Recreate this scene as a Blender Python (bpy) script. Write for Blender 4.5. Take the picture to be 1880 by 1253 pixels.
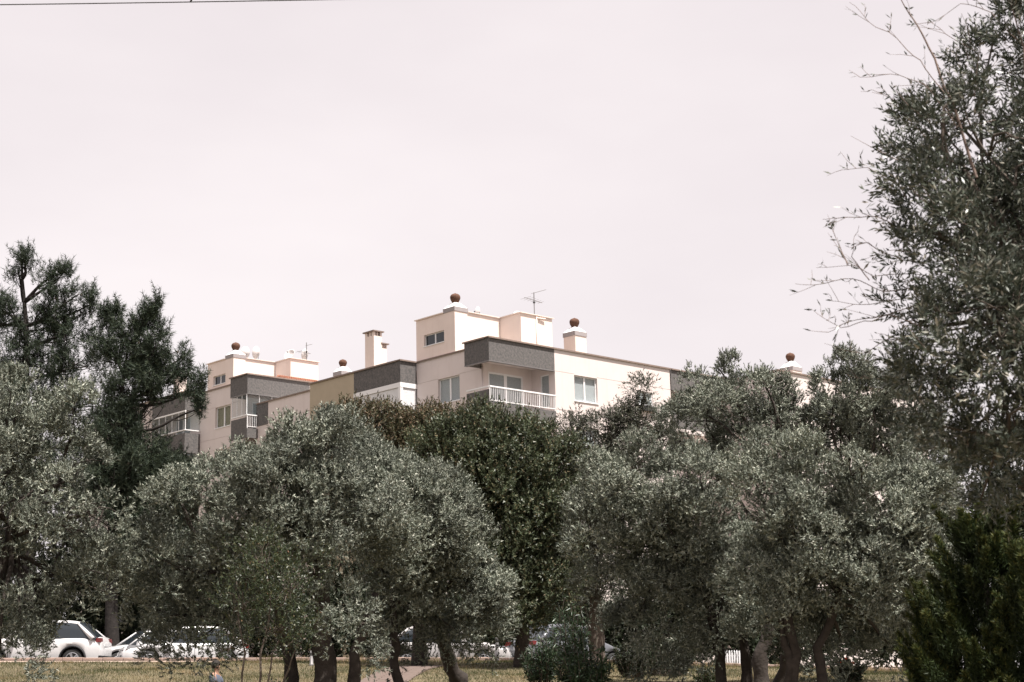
import bpy, bmesh, math, random
import numpy as np
from mathutils import Matrix, Vector

for o in list(bpy.data.objects):
    bpy.data.objects.remove(o, do_unlink=True)
SC = bpy.context.scene
COL = SC.collection
random.seed(7)
RNG = np.random.default_rng(7)

# ------------------------------------------------------------------ camera
FPX = 2900.0                                   # focal length in photo pixels (1880 wide)
PITCH, ROLL, YAW = math.radians(-12.55), math.radians(-1.43), math.radians(43.07)
def _rx(a): c, s = math.cos(a), math.sin(a); return np.array([[1, 0, 0], [0, c, -s], [0, s, c]])
def _rz(a): c, s = math.cos(a), math.sin(a); return np.array([[c, -s, 0], [s, c, 0], [0, 0, 1]])
RC = _rz(ROLL) @ _rx(PITCH) @ np.array([[1, 0, 0], [0, 0, -1], [0, 1, 0]], float)
CAM = np.array([0, 0, 1.6])
cam_data = bpy.data.cameras.new('camera')
cam = bpy.data.objects.new('camera', cam_data); COL.objects.link(cam)
mw = Matrix.Identity(4)
for i in range(3):
    mw[i][0] = RC[0][i]; mw[i][1] = -RC[1][i]; mw[i][2] = -RC[2][i]; mw[i][3] = CAM[i]
cam.matrix_world = mw
cam_data.sensor_width = 36.0
cam_data.lens = FPX / 1880 * 36.0
cam_data.clip_start = 0.1; cam_data.clip_end = 3000
cam_data.dof.use_dof = True; cam_data.dof.focus_distance = 50.0; cam_data.dof.aperture_fstop = 5.0
SC.camera = cam
def at(px, py, Y):
    "point at world depth Y seen in photo pixel px, py"
    d = RC.T @ np.array([(px - 940) / FPX, (py - 626.5) / FPX, 1.0])
    return CAM + d / d[1] * Y

# ------------------------------------------------------------------ sky and sun
SUN_AZ = math.radians(-44.5)                   # direction towards the sun, from +X towards +Y
SUN_EL = math.radians(67)
w = bpy.data.worlds.new('World'); SC.world = w; w.use_nodes = True
nt = w.node_tree; nt.nodes.clear()
out = nt.nodes.new('ShaderNodeOutputWorld')
sky = nt.nodes.new('ShaderNodeTexSky'); sky.sky_type = 'NISHITA'; sky.sun_disc = False
sky.sun_elevation = SUN_EL
sky.sun_rotation = math.pi / 2 - SUN_AZ        # Nishita measures from +Y clockwise
bg1 = nt.nodes.new('ShaderNodeBackground'); bg1.inputs['Strength'].default_value = 0.08
nt.links.new(sky.outputs['Color'], bg1.inputs['Color'])
tc = nt.nodes.new('ShaderNodeTexCoord')
mp = nt.nodes.new('ShaderNodeMapping'); mp.inputs['Scale'].default_value = (1.0, 1.0, 2.6)
nt.links.new(tc.outputs['Generated'], mp.inputs['Vector'])
nz = nt.nodes.new('ShaderNodeTexNoise'); nz.inputs['Scale'].default_value = 1.8; nz.inputs['Detail'].default_value = 5
nz.inputs['Roughness'].default_value = 0.5
nt.links.new(mp.outputs['Vector'], nz.inputs['Vector'])
cr = nt.nodes.new('ShaderNodeValToRGB')
cr.color_ramp.elements[0].position = 0.3; cr.color_ramp.elements[0].color = (0.430, 0.389, 0.398, 1)
cr.color_ramp.elements[1].position = 0.7; cr.color_ramp.elements[1].color = (0.530, 0.488, 0.488, 1)
nt.links.new(nz.outputs['Fac'], cr.inputs['Fac'])
bg2 = nt.nodes.new('ShaderNodeBackground'); bg2.inputs['Strength'].default_value = 1.0
nt.links.new(cr.outputs['Color'], bg2.inputs['Color'])
mx = nt.nodes.new('ShaderNodeMixShader'); mx.inputs['Fac'].default_value = 0.95
nt.links.new(bg1.outputs[0], mx.inputs[1]); nt.links.new(bg2.outputs[0], mx.inputs[2])
nt.links.new(mx.outputs[0], out.inputs['Surface'])

sd = bpy.data.lights.new('sun', 'SUN'); sd.energy = 5.0; sd.angle = math.radians(0.6); sd.color = (1.0, 0.95, 0.895)
so = bpy.data.objects.new('sun', sd); COL.objects.link(so)
sdir = Vector((math.cos(SUN_AZ) * math.cos(SUN_EL), math.sin(SUN_AZ) * math.cos(SUN_EL), math.sin(SUN_EL)))
so.rotation_euler = sdir.to_track_quat('Z', 'Y').to_euler(); so.location = (60, -60, 90)

SC.view_settings.view_transform = 'Standard'; SC.view_settings.look = 'None'
SC.view_settings.gamma = 1.0; SC.view_settings.use_curve_mapping = False
SC.view_settings.exposure = 0.95
SC.cycles.use_denoising = True
SC.cycles.max_bounces = 6; SC.cycles.diffuse_bounces = 2; SC.cycles.glossy_bounces = 2
SC.cycles.transmission_bounces = 4; SC.cycles.transparent_max_bounces = 6
SC.cycles.use_adaptive_sampling = False

# ------------------------------------------------------------------ helpers
def tag(o, label, cat, group=None, kind=None):
    if label: o['label'] = label
    if cat: o['category'] = cat
    if group: o['group'] = group
    if kind: o['kind'] = kind
    return o
def empty(name, loc=(0, 0, 0), rz=0.0, parent=None):
    o = bpy.data.objects.new(name, None); COL.objects.link(o)
    o.location = loc; o.rotation_euler = (0, 0, rz); o.empty_display_size = 0.2
    if parent: o.parent = parent
    return o
def link(name, me, mat=None, parent=None):
    o = bpy.data.objects.new(name, me); COL.objects.link(o)
    if mat is not None and not me.materials: me.materials.append(mat)
    if parent: o.parent = parent
    return o
class MB:
    def __init__(s): s.v = []; s.f = []; s.n = 0
    def add(s, vs, fs):
        n = s.n
        s.v.extend([tuple(map(float, p)) for p in vs]); s.f.extend([tuple(i + n for i in f) for f in fs]); s.n += len(vs)
        return s
    def box(s, x0, x1, y0, y1, z0, z1):
        if x0 > x1: x0, x1 = x1, x0
        if y0 > y1: y0, y1 = y1, y0
        if z0 > z1: z0, z1 = z1, z0
        return s.add([(x0, y0, z0), (x1, y0, z0), (x1, y1, z0), (x0, y1, z0), (x0, y0, z1), (x1, y0, z1), (x1, y1, z1), (x0, y1, z1)],
                     [(3, 2, 1, 0), (4, 5, 6, 7), (0, 1, 5, 4), (1, 2, 6, 5), (2, 3, 7, 6), (3, 0, 4, 7)])
    def frustum(s, x0, x1, y0, y1, z0, X0, X1, Y0, Y1, z1):
        return s.add([(x0, y0, z0), (x1, y0, z0), (x1, y1, z0), (x0, y1, z0), (X0, Y0, z1), (X1, Y0, z1), (X1, Y1, z1), (X0, Y1, z1)],
                     [(3, 2, 1, 0), (4, 5, 6, 7), (0, 1, 5, 4), (1, 2, 6, 5), (2, 3, 7, 6), (3, 0, 4, 7)])
    def tube(s, pts, rad, n=8, cap=True):
        pts = [np.array(p, float) for p in pts]
        if not hasattr(rad, '__len__'): rad = [rad] * len(pts)
        t = pts[1] - pts[0]; t /= np.linalg.norm(t) + 1e-9
        a = np.cross(t, (0, 0, 1.0) if abs(t[2]) < 0.9 else (1.0, 0, 0)); a /= np.linalg.norm(a)
        vs = []
        for i, p in enumerate(pts):
            t = pts[min(i + 1, len(pts) - 1)] - pts[max(i - 1, 0)]; t /= np.linalg.norm(t) + 1e-9
            a = a - t * (a @ t); a /= np.linalg.norm(a) + 1e-9
            b = np.cross(t, a)
            for k in range(n):
                th = 2 * math.pi * k / n
                vs.append(p + rad[i] * (math.cos(th) * a + math.sin(th) * b))
        fs = []
        for i in range(len(pts) - 1):
            for k in range(n):
                k2 = (k + 1) % n
                fs.append((i * n + k, i * n + k2, (i + 1) * n + k2, (i + 1) * n + k))
        if cap:
            fs.append(tuple(range(n))[::-1]); fs.append(tuple((len(pts) - 1) * n + k for k in range(n)))
        return s.add(vs, fs)
    def lathe(s, prof, c=(0, 0, 0), n=20, rib=0.0, ribs=10):
        vs = []; fs = []
        for r, z in prof:
            for k in range(n):
                th = 2 * math.pi * k / n
                rr = r * (1 + rib * (abs(math.cos(th * ribs / 2)) - 0.6))
                vs.append((c[0] + rr * math.cos(th), c[1] + rr * math.sin(th), c[2] + z))
        for i in range(len(prof) - 1):
            for k in range(n):
                k2 = (k + 1) % n
                fs.append((i * n + k, i * n + k2, (i + 1) * n + k2, (i + 1) * n + k))
        fs.append(tuple(range(n))[::-1]); fs.append(tuple((len(prof) - 1) * n + k for k in range(n)))
        return s.add(vs, fs)
    def build(s, name, mat, parent=None, smooth=False):
        me = bpy.data.meshes.new(name); me.from_pydata(s.v, [], s.f); me.update()
        if smooth: me.polygons.foreach_set('use_smooth', [True] * len(me.polygons))
        return link(name, me, mat, parent)

def fast_mesh(name, V, F, attrs=None, smooth=False):
    "V (n,3), F (m,k) with k constant"
    me = bpy.data.meshes.new(name)
    V = np.ascontiguousarray(V, np.float32); F = np.ascontiguousarray(F, np.int32)
    m, k = F.shape
    me.vertices.add(len(V)); me.vertices.foreach_set('co', V.ravel())
    me.loops.add(m * k); me.loops.foreach_set('vertex_index', F.ravel())
    me.polygons.add(m); me.polygons.foreach_set('loop_start', np.arange(0, m * k, k, dtype=np.int32))
    me.update(calc_edges=True)
    for n_, a in (attrs or {}).items():
        at_ = me.attributes.new(n_, 'FLOAT', 'FACE'); at_.data.foreach_set('value', np.ascontiguousarray(a, np.float32))
    if smooth: me.polygons.foreach_set('use_smooth', np.ones(m, bool))
    return me

# ------------------------------------------------------------------ materials
MATS = {}
def mat(name, col, rough=0.7, var=0.0, vscale=3.0, bump=0.0, bscale=40.0, metal=0.0, spec=0.3, streak=None, coat=0.0):
    m = bpy.data.materials.new(name); m.use_nodes = True
    t = m.node_tree; b = t.nodes['Principled BSDF']
    b.inputs['Base Color'].default_value = (*col, 1); b.inputs['Roughness'].default_value = rough
    b.inputs['Metallic'].default_value = metal; b.inputs['Specular IOR Level'].default_value = spec
    b.inputs['Coat Weight'].default_value = coat
    co = t.nodes.new('ShaderNodeTexCoord')
    src = None
    if var > 0:
        n = t.nodes.new('ShaderNodeTexNoise'); n.inputs['Scale'].default_value = vscale; n.inputs['Detail'].default_value = 6
        n.inputs['Roughness'].default_value = 0.6
        t.links.new(co.outputs['Object'], n.inputs['Vector'])
        r = t.nodes.new('ShaderNodeValToRGB')
        r.color_ramp.elements[0].position = 0.3; r.color_ramp.elements[1].position = 0.7
        r.color_ramp.elements[0].color = (*[max(0, c * (1 - var)) for c in col], 1)
        r.color_ramp.elements[1].color = (*[min(1, c * (1 + var)) for c in col], 1)
        t.links.new(n.outputs['Fac'], r.inputs['Fac']); src = r.outputs['Color']
    if streak:
        mp = t.nodes.new('ShaderNodeMapping'); mp.inputs['Scale'].default_value = (1.1, 1.1, 0.10)
        t.links.new(co.outputs['Object'], mp.inputs['Vector'])
        n2 = t.nodes.new('ShaderNodeTexNoise'); n2.inputs['Scale'].default_value = 1.6; n2.inputs['Detail'].default_value = 7
        n2.inputs['Roughness'].default_value = 0.7
        t.links.new(mp.outputs['Vector'], n2.inputs['Vector'])
        r2 = t.nodes.new('ShaderNodeValToRGB'); r2.color_ramp.elements[0].position = 0.52; r2.color_ramp.elements[1].position = 0.78
        r2.color_ramp.elements[0].color = (0, 0, 0, 1); r2.color_ramp.elements[1].color = (0.55, 0.55, 0.55, 1)
        t.links.new(n2.outputs['Fac'], r2.inputs['Fac'])
        mx = t.nodes.new('ShaderNodeMix'); mx.data_type = 'RGBA'
        t.links.new(r2.outputs['Color'], mx.inputs['Factor'])
        if src: t.links.new(src, mx.inputs['A'])
        else: mx.inputs['A'].default_value = (*col, 1)
        mx.inputs['B'].default_value = (*streak, 1)
        src = mx.outputs['Result']
    if src: t.links.new(src, b.inputs['Base Color'])
    if bump > 0:
        n3 = t.nodes.new('ShaderNodeTexNoise'); n3.inputs['Scale'].default_value = bscale; n3.inputs['Detail'].default_value = 4
        t.links.new(co.outputs['Object'], n3.inputs['Vector'])
        bp = t.nodes.new('ShaderNodeBump'); bp.inputs['Strength'].default_value = bump; bp.inputs['Distance'].default_value = 0.02
        t.links.new(n3.outputs['Fac'], bp.inputs['Height']); t.links.new(bp.outputs['Normal'], b.inputs['Normal'])
    MATS[name] = m
    return m
def leafmat(name, stops, rough=0.45, spec=0.35, transl=0.2, cl=(0.7, 1.25), tcol=None):
    m = bpy.data.materials.new(name); m.use_nodes = True
    t = m.node_tree; b = t.nodes['Principled BSDF']; o = t.nodes['Material Output']
    a = t.nodes.new('ShaderNodeAttribute'); a.attribute_name = 'rnd'
    r = t.nodes.new('ShaderNodeValToRGB')
    while len(r.color_ramp.elements) < len(stops): r.color_ramp.elements.new(0.5)
    for e, (p, c) in zip(r.color_ramp.elements, stops): e.position = p; e.color = (*c, 1)
    t.links.new(a.outputs['Fac'], r.inputs['Fac'])
    a2 = t.nodes.new('ShaderNodeAttribute'); a2.attribute_name = 'clump'
    mr = t.nodes.new('ShaderNodeMapRange'); mr.inputs['To Min'].default_value = cl[0]; mr.inputs['To Max'].default_value = cl[1]
    t.links.new(a2.outputs['Fac'], mr.inputs['Value'])
    mm = t.nodes.new('ShaderNodeVectorMath'); mm.operation = 'SCALE'
    t.links.new(r.outputs['Color'], mm.inputs[0]); t.links.new(mr.outputs['Result'], mm.inputs['Scale'])
    t.links.new(mm.outputs['Vector'], b.inputs['Base Color'])
    b.inputs['Roughness'].default_value = rough; b.inputs['Specular IOR Level'].default_value = spec
    tr = t.nodes.new('ShaderNodeBsdfTranslucent'); t.links.new(mm.outputs['Vector'], tr.inputs['Color'])
    ms = t.nodes.new('ShaderNodeMixShader'); ms.inputs['Fac'].default_value = transl
    t.links.new(b.outputs[0], ms.inputs[1]); t.links.new(tr.outputs[0], ms.inputs[2]); t.links.new(ms.outputs[0], o.inputs['Surface'])
    MATS[name] = m
    return m
def glassmat(name, col, rough=0.05, alpha=1.0):
    m = mat(name, col, rough, spec=0.6)
    if alpha < 1:
        t = m.node_tree; b = t.nodes['Principled BSDF']; o = t.nodes['Material Output']
        tr = t.nodes.new('ShaderNodeBsdfTransparent'); tr.inputs['Color'].default_value = (0.96, 0.98, 0.98, 1)
        ms = t.nodes.new('ShaderNodeMixShader'); ms.inputs['Fac'].default_value = alpha
        t.links.new(tr.outputs[0], ms.inputs[1]); t.links.new(b.outputs[0], ms.inputs[2]); t.links.new(ms.outputs[0], o.inputs['Surface'])
    return m

M = MATS
mat('plaster', (0.68, 0.605, 0.58), 0.9, 0.03, 1.2, 0.15, 60, streak=(0.56, 0.48, 0.445))
mat('plaster_pink', (0.78, 0.665, 0.605), 0.9, 0.04, 1.0, 0.15, 60, streak=(0.66, 0.52, 0.45))
mat('plaster_beige', (0.42, 0.355, 0.265), 0.9, 0.05, 1.5, 0.15, 60)
mat('coping', (0.23, 0.175, 0.15), 0.8, 0.15, 6, 0.2, 30)
mat('white_paint', (0.80, 0.79, 0.79), 0.45, 0.02, 3)
mat('pvc', (0.78, 0.77, 0.77), 0.35)
mat('grey_band', (0.33, 0.30, 0.30), 0.85, 0.06, 5)
mat('terracotta', (0.105, 0.052, 0.034), 0.85, 0.35, 7, 0.3, 25)
mat('tile_red', (0.34, 0.15, 0.095), 0.85, 0.3, 9, 0.2, 30)
mat('metal_grey', (0.22, 0.21, 0.21), 0.5, 0.1, 10, metal=0.4)
mat('metal_dark', (0.05, 0.05, 0.05), 0.5)
mat('dish_white', (0.60, 0.57, 0.56), 0.5, 0.03, 6)
mat('blind', (0.50, 0.50, 0.51), 0.8, 0.04, 8)
mat('curtain_olive', (0.27, 0.235, 0.13), 0.9, 0.1, 8)
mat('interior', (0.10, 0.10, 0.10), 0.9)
mat('roof_gravel', (0.35, 0.31, 0.28), 0.95, 0.1, 6)
glassmat('glass_dark', (0.02, 0.025, 0.03), 0.05)
glassmat('glass_clear', (0.25, 0.28, 0.29), 0.05, 0.12)
mat('slat_white', (0.74, 0.74, 0.75), 0.5)
# pebble-dash band
m = mat('pebbledash', (0.165, 0.152, 0.147), 0.95, 0.0)
t = m.node_tree; b = t.nodes['Principled BSDF']; co = t.nodes.new('ShaderNodeTexCoord')
n1 = t.nodes.new('ShaderNodeTexNoise'); n1.inputs['Scale'].default_value = 7.5; n1.inputs['Detail'].default_value = 4; n1.inputs['Roughness'].default_value = 0.85
t.links.new(co.outputs['Object'], n1.inputs['Vector'])
r1 = t.nodes.new('ShaderNodeValToRGB'); r1.color_ramp.elements[0].position = 0.36; r1.color_ramp.elements[1].position = 0.64
r1.color_ramp.elements[0].color = (0.082, 0.081, 0.082, 1); r1.color_ramp.elements[1].color = (0.172, 0.157, 0.150, 1)
t.links.new(n1.outputs['Fac'], r1.inputs['Fac']); t.links.new(r1.outputs['Color'], b.inputs['Base Color'])
bp = t.nodes.new('ShaderNodeBump'); bp.inputs['Strength'].default_value = 0.6; bp.inputs['Distance'].default_value = 0.03
t.links.new(n1.outputs['Fac'], bp.inputs['Height']); t.links.new(bp.outputs['Normal'], b.inputs['Normal'])

mat('asphalt', (0.07, 0.065, 0.062), 0.9, 0.15, 5, 0.3, 60)
mat('kerb', (0.30, 0.22, 0.185), 0.9, 0.15, 3, 0.3, 30)
mat('paver', (0.13, 0.097, 0.082), 0.9, 0.18, 2, 0.3, 30)
mat('path_sand', (0.40, 0.31, 0.25), 0.95, 0.12, 3, 0.3, 30)
mat('soil_lawn', (0.11, 0.09, 0.052), 0.95, 0.35, 0.7, 0.4, 20)
mat('bark', (0.042, 0.034, 0.029), 0.95, 0.4, 7, 0.9, 14)
mat('bark_pale', (0.10, 0.08, 0.066), 0.95, 0.3, 7, 0.7, 16)
mat('bark_pine', (0.024, 0.020, 0.018), 0.95, 0.4, 7, 0.9, 14)
mat('twig', (0.17, 0.125, 0.105), 0.9, 0.25, 8)
mat('cone', (0.06, 0.045, 0.035), 0.9)
mat('car_white', (0.60, 0.59, 0.59), 0.25, spec=0.5, coat=0.6)
mat('car_pearl', (0.42, 0.40, 0.395), 0.25, spec=0.5, coat=0.6)
mat('car_grey', (0.15, 0.155, 0.17), 0.3, spec=0.5, coat=0.6, metal=0.3)
mat('car_dark', (0.045, 0.047, 0.05), 0.3, spec=0.5, coat=0.6)
mat('car_trim', (0.025, 0.025, 0.027), 0.6)
mat('tyre', (0.022, 0.022, 0.022), 0.85)
mat('rim', (0.36, 0.36, 0.37), 0.35, metal=0.7)
mat('lamp_clear', (0.30, 0.31, 0.33), 0.15, spec=0.7)
mat('lamp_red', (0.13, 0.010, 0.009), 0.25, spec=0.6)
mat('plate', (0.6, 0.6, 0.6), 0.5)
mat('skin', (0.36, 0.21, 0.15), 0.6)
mat('hair', (0.022, 0.017, 0.014), 0.7, 0.3, 40, 0.6, 60)
mat('shirt', (0.10, 0.115, 0.15), 0.9, 0.08, 20)
mat('trousers', (0.05, 0.055, 0.07), 0.9)
mat('flower', (0.55, 0.06, 0.02), 0.6)

leafmat('olive_leaf', [(0.0, (0.050, 0.063, 0.046)), (0.45, (0.175, 0.193, 0.152)), (0.75, (0.32, 0.33, 0.262)), (1.0, (0.52, 0.51, 0.43))], 0.5, 0.3, 0.05, (0.62, 1.3))
leafmat('olive_leaf_near', [(0.0, (0.028, 0.038, 0.026)), (0.5, (0.082, 0.093, 0.068)), (0.78, (0.19, 0.185, 0.148)), (1.0, (0.42, 0.385, 0.32))], 0.4, 0.4, 0.12)
leafmat('green_leaf', [(0.0, (0.034, 0.048, 0.024)), (0.6, (0.082, 0.098, 0.052)), (0.85, (0.165, 0.14, 0.08)), (1.0, (0.28, 0.19, 0.12))], 0.45, 0.35, 0.2)
leafmat('rust_leaf', [(0.0, (0.034, 0.042, 0.020)), (0.4, (0.085, 0.080, 0.042)), (0.75, (0.16, 0.11, 0.07)), (1.0, (0.26, 0.175, 0.12))], 0.5, 0.3, 0.2)
leafmat('gum_leaf', [(0.0, (0.028, 0.033, 0.022)), (0.5, (0.068, 0.072, 0.050)), (0.85, (0.14, 0.13, 0.098)), (1.0, (0.23, 0.185, 0.145))], 0.45, 0.35, 0.2)
leafmat('pine_needle', [(0.0, (0.019, 0.029, 0.020)), (0.6, (0.044, 0.061, 0.038)), (1.0, (0.095, 0.108, 0.064))], 0.5, 0.25, 0.1, (0.65, 1.3))
leafmat('dark_leaf', [(0.0, (0.012, 0.017, 0.009)), (0.7, (0.030, 0.040, 0.020)), (1.0, (0.065, 0.07, 0.04))], 0.5, 0.25, 0.1)
leafmat('thuja_leaf', [(0.0, (0.016, 0.027, 0.010)), (0.6, (0.043, 0.058, 0.018)), (1.0, (0.16, 0.152, 0.046))], 0.55, 0.2, 0.15, (0.6, 1.35))
leafmat('oleander_leaf', [(0.0, (0.014, 0.028, 0.013)), (0.6, (0.035, 0.060, 0.028)), (1.0, (0.10, 0.13, 0.075))], 0.4, 0.4, 0.15)
leafmat('sapling_leaf', [(0.0, (0.020, 0.032, 0.013)), (0.6, (0.048, 0.064, 0.028)), (0.88, (0.11, 0.105, 0.045)), (1.0, (0.20, 0.085, 0.05))], 0.42, 0.4, 0.25)
leafmat('grass_blade', [(0.0, (0.040, 0.055, 0.020)), (0.45, (0.085, 0.090, 0.036)), (0.75, (0.17, 0.135, 0.066)), (1.0, (0.36, 0.26, 0.15))], 0.7, 0.2, 0.25, (0.8, 1.15))

# ------------------------------------------------------------------ terrain
PY = np.array([-400, -20, 0, 15, 25, 32, 40, 48, 51.6, 52.05, 52.10, 61.5, 61.6, 61.9, 70, 2500.])
PZ = np.array([-1.5, -.4, 0, .35, .85, 1.38, 2.0, 2.46, 2.58, 2.58, 2.31, 2.37, 2.50, 2.54, 2.62, 2.7])
def ground(X, Y):
    X = np.asarray(X, float); Y = np.asarray(Y, float)
    s = np.clip(Y / 50, 0, 1)
    tilt = np.where(X > 0, -0.052, -0.024) * np.clip(X, -45, 25) * s * s
    bump = 0.05 * np.sin(X * 0.9 + 1.3) * np.sin(Y * 0.7) * ((Y > 10) & (Y < 50))
    return np.interp(Y, PY, PZ) + tilt + bump
gx = np.unique(np.concatenate([np.linspace(-900, -60, 22), np.linspace(-60, 60, 121), np.linspace(60, 900, 22)]))
gy = np.unique(np.concatenate([np.linspace(-300, 0, 12), np.linspace(0, 51.6, 104), [52.02, 61.52, 61.9, 64, 70], np.linspace(80, 200, 13), np.linspace(240, 2200, 16)]))
def sheet(name, xs, ys, dz, material, zf=ground):
    XX, YY = np.meshgrid(xs, ys); V = np.stack([XX, YY, zf(XX, YY) + dz], -1).reshape(-1, 3)
    nx, ny = len(xs), len(ys)
    i = (np.arange(ny - 1)[:, None] * nx + np.arange(nx - 1)[None, :]).ravel()
    F = np.stack([i, i + 1, i + nx + 1, i + nx], -1)
    o = link(name, fast_mesh(name, V, F, smooth=True), material); o['kind'] = 'structure'
    return o
def ground_low(X, Y):            # the lawn sheet dips under the road
    g = ground(X, Y); return np.where((Y > 52.0) & (Y < 61.6), g - 0.25, g)
sheet('ground', gx, gy, 0, M['soil_lawn'], ground_low)
sheet('road', np.linspace(-70, 70, 71), np.linspace(52.12, 61.5, 8), 0.004, M['asphalt'], lambda X, Y: ground(X, np.maximum(Y, 52.11)))
# kerbs of separate stones
def kerb_row(y0, y1, x0, x1, zt):
    root = empty('kerb', (0, (y0 + y1) / 2, 0)); root['kind'] = 'structure'
    base = MB().box(-0.322, 0.322, -(y1 - y0) / 2, (y1 - y0) / 2, -0.30, 0.0)
    me = None; k = 0; x = x0
    while x < x1:
        if me is None:
            bm = bmesh.new(); bo = base.build('kerb_stone', M['kerb'], root); me = bo.data
            bm.from_mesh(me); bmesh.ops.bevel(bm, geom=bm.edges[:], offset=0.018, segments=1, affect='EDGES'); bm.to_mesh(me); bm.free()
        else:
            bo = link('kerb_stone', me, None, root)
        z = float(ground(x, y0 - 0.3)) + zt
        bo.location = (x, random.uniform(-.012, .012), z + random.uniform(-.01, .01))
        bo.rotation_euler = (random.uniform(-.01, .01), math.atan(0.024 if x < 0 else .05) + random.uniform(-.006, .006), random.uniform(-.008, .008))
        x += 0.655
kerb_row(51.78, 52.08, -19, 12, 0.13)
# sandy strip in front of the kerb on the left
sheet('sand_path', np.linspace(-24, -9.5, 30), np.linspace(49.6, 51.7, 5), 0.012, M['path_sand'])
# paved path climbing through the olive trees, slab by slab
proot = empty('paved_path', (0, 0, 0)); proot['kind'] = 'structure'
bm = bmesh.new(); bmesh.ops.create_cube(bm, size=1.0)
for v in bm.verts: v.co = (v.co.x * 0.385, v.co.y * 0.385, v.co.z * 0.06)
bmesh.ops.bevel(bm, geom=bm.edges[:], offset=0.012, segments=1, affect='EDGES')
pme = bpy.data.meshes.new('paver'); bm.to_mesh(pme); bm.free(); pme.materials.append(M['paver'])
for j in range(34):
    for i in range(3):
        Y = 33 + j * 0.4; X = -4.1 + i * 0.4 + 0.07 * (Y - 33)
        o = link('paver', pme, None, proot)
        z = float(ground(X, Y)); sl = float(ground(X, Y + .2) - ground(X, Y - .2)) / .4
        o.location = (X, Y, z + 0.012 + random.uniform(-.006, .006)); o.rotation_euler = (math.atan(sl), 0.03, random.uniform(-.015, .015))

# ------------------------------------------------------------------ apartment blocks
def fb(mb, ax, pl, a0, a1, d0, d1, z0, z1):
    "box on a facade: ax 'y' faces -y at y=pl, ax 'x' faces -x at x=pl; a along the wall, d depth inwards"
    if ax == 'y': return mb.box(a0, a1, pl + d0, pl + d1, z0, z1)
    return mb.box(pl + d0, pl + d1, a0, a1, z0, z1)
def wall(parent, ax, pl, a0, a1, z0, z1, th, material, openings=(), name='wall', grooves=()):
    mb = MB()
    A = sorted({a0, a1, *[o[0] for o in openings], *[o[1] for o in openings]})
    Z = sorted({z0, z1, *[o[2] for o in openings], *[o[3] for o in openings]})
    for i in range(len(A) - 1):
        # merge vertically
        zs = None
        for j in range(len(Z) - 1):
            am, zm = (A[i] + A[i + 1]) / 2, (Z[j] + Z[j + 1]) / 2
            solid = not any(o[0] < am < o[1] and o[2] < zm < o[3] for o in openings)
            if solid:
                if zs is None: zs = Z[j]
                ze = Z[j + 1]
                if j == len(Z) - 2: segs(mb, ax, pl, A[i], A[i + 1], th, zs, ze, grooves)
            elif zs is not None:
                segs(mb, ax, pl, A[i], A[i + 1], th, zs, Z[j], grooves); zs = None
    return mb.build(name, material, parent)
def segs(mb, ax, pl, a0, a1, th, z0, z1, grooves):
    cuts = [z0] + sorted(g for g in grooves if z0 + .05 < g < z1 - .05) + [z1]
    for k in range(len(cuts) - 1):
        lo = cuts[k] + (0.011 if k > 0 else 0); hi = cuts[k + 1] - (0.011 if k < len(cuts) - 2 else 0)
        fb(mb, ax, pl, a0, a1, 0, th, lo, hi)
        if k > 0: fb(mb, ax, pl, a0, a1, 0.025, th, cuts[k] - 0.011, cuts[k] + 0.011)
def window(parent, ax, pl, a0, a1, z0, z1, n=2, inset=0.13, blind='blind', fw=0.065, sill=True, name='window', low=None):
    mb = MB(); g = 0.004
    fb(mb, ax, pl, a0 + g, a1 - g, inset, inset + .07, z1 - fw, z1 - g); fb(mb, ax, pl, a0 + g, a1 - g, inset, inset + .07, z0 + g, z0 + fw)
    bw = (a1 - a0) / n
    for k in range(n + 1):
        c = a0 + k * bw; h = fw * (1.0 if 0 < k < n else 1.0)
        lo, hi = (c - h, c + h) if 0 < k < n else ((a0 + g, a0 + fw) if k == 0 else (a1 - fw, a1 - g))
        fb(mb, ax, pl, lo, hi, inset + .001, inset + .069, z0 + fw, z1 - fw)
    wd = mb.build(name, M['pvc'], parent)
    for k in range(n):
        p = MB(); lo = a0 + k * bw + fw; hi = a0 + (k + 1) * bw - fw
        fb(p, ax, pl, lo - .01, hi + .01, inset + .03, inset + .038, z0 + fw - .01, z1 - fw + .01)
        p.build('pane', M['glass_clear'] if blind else M['glass_dark'], wd)
        if blind:
            q = MB(); fb(q, ax, pl, lo - .01, hi + .01, inset + .06, inset + .068, (z0 if low is None else low) + fw, z1 - fw)
            q.build('blind', M[blind], wd)
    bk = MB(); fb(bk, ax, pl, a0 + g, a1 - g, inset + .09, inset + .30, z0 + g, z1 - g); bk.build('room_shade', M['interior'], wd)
    if sill:
        s = MB(); fb(s, ax, pl, a0 - .05, a1 + .05, -.05, inset - .003, z0 - .05, z0 + .002); s.build('sill', M['white_paint'], wd)
    return wd
def coping(parent, ax, pl, a0, a1, z=0.0, over=0.085, inn=0.30, th=0.055):
    mb = MB(); fb(mb, ax, pl, a0, a1, -over, inn, z, z + th)
    fb(mb, ax, pl, a0, a1, -over - .006, -over + .02, z - .03, z + th + .004)
    return mb.build('coping', M['coping'], parent)
POT = [(.13, 0), (.170, .012), (.17, .03), (.205, .10), (.255, .20), (.285, .30), (.288, .37), (.265, .45), (.21, .52), (.13, .562), (.05, .58), (.042, .60), (.015, .615)]
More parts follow.
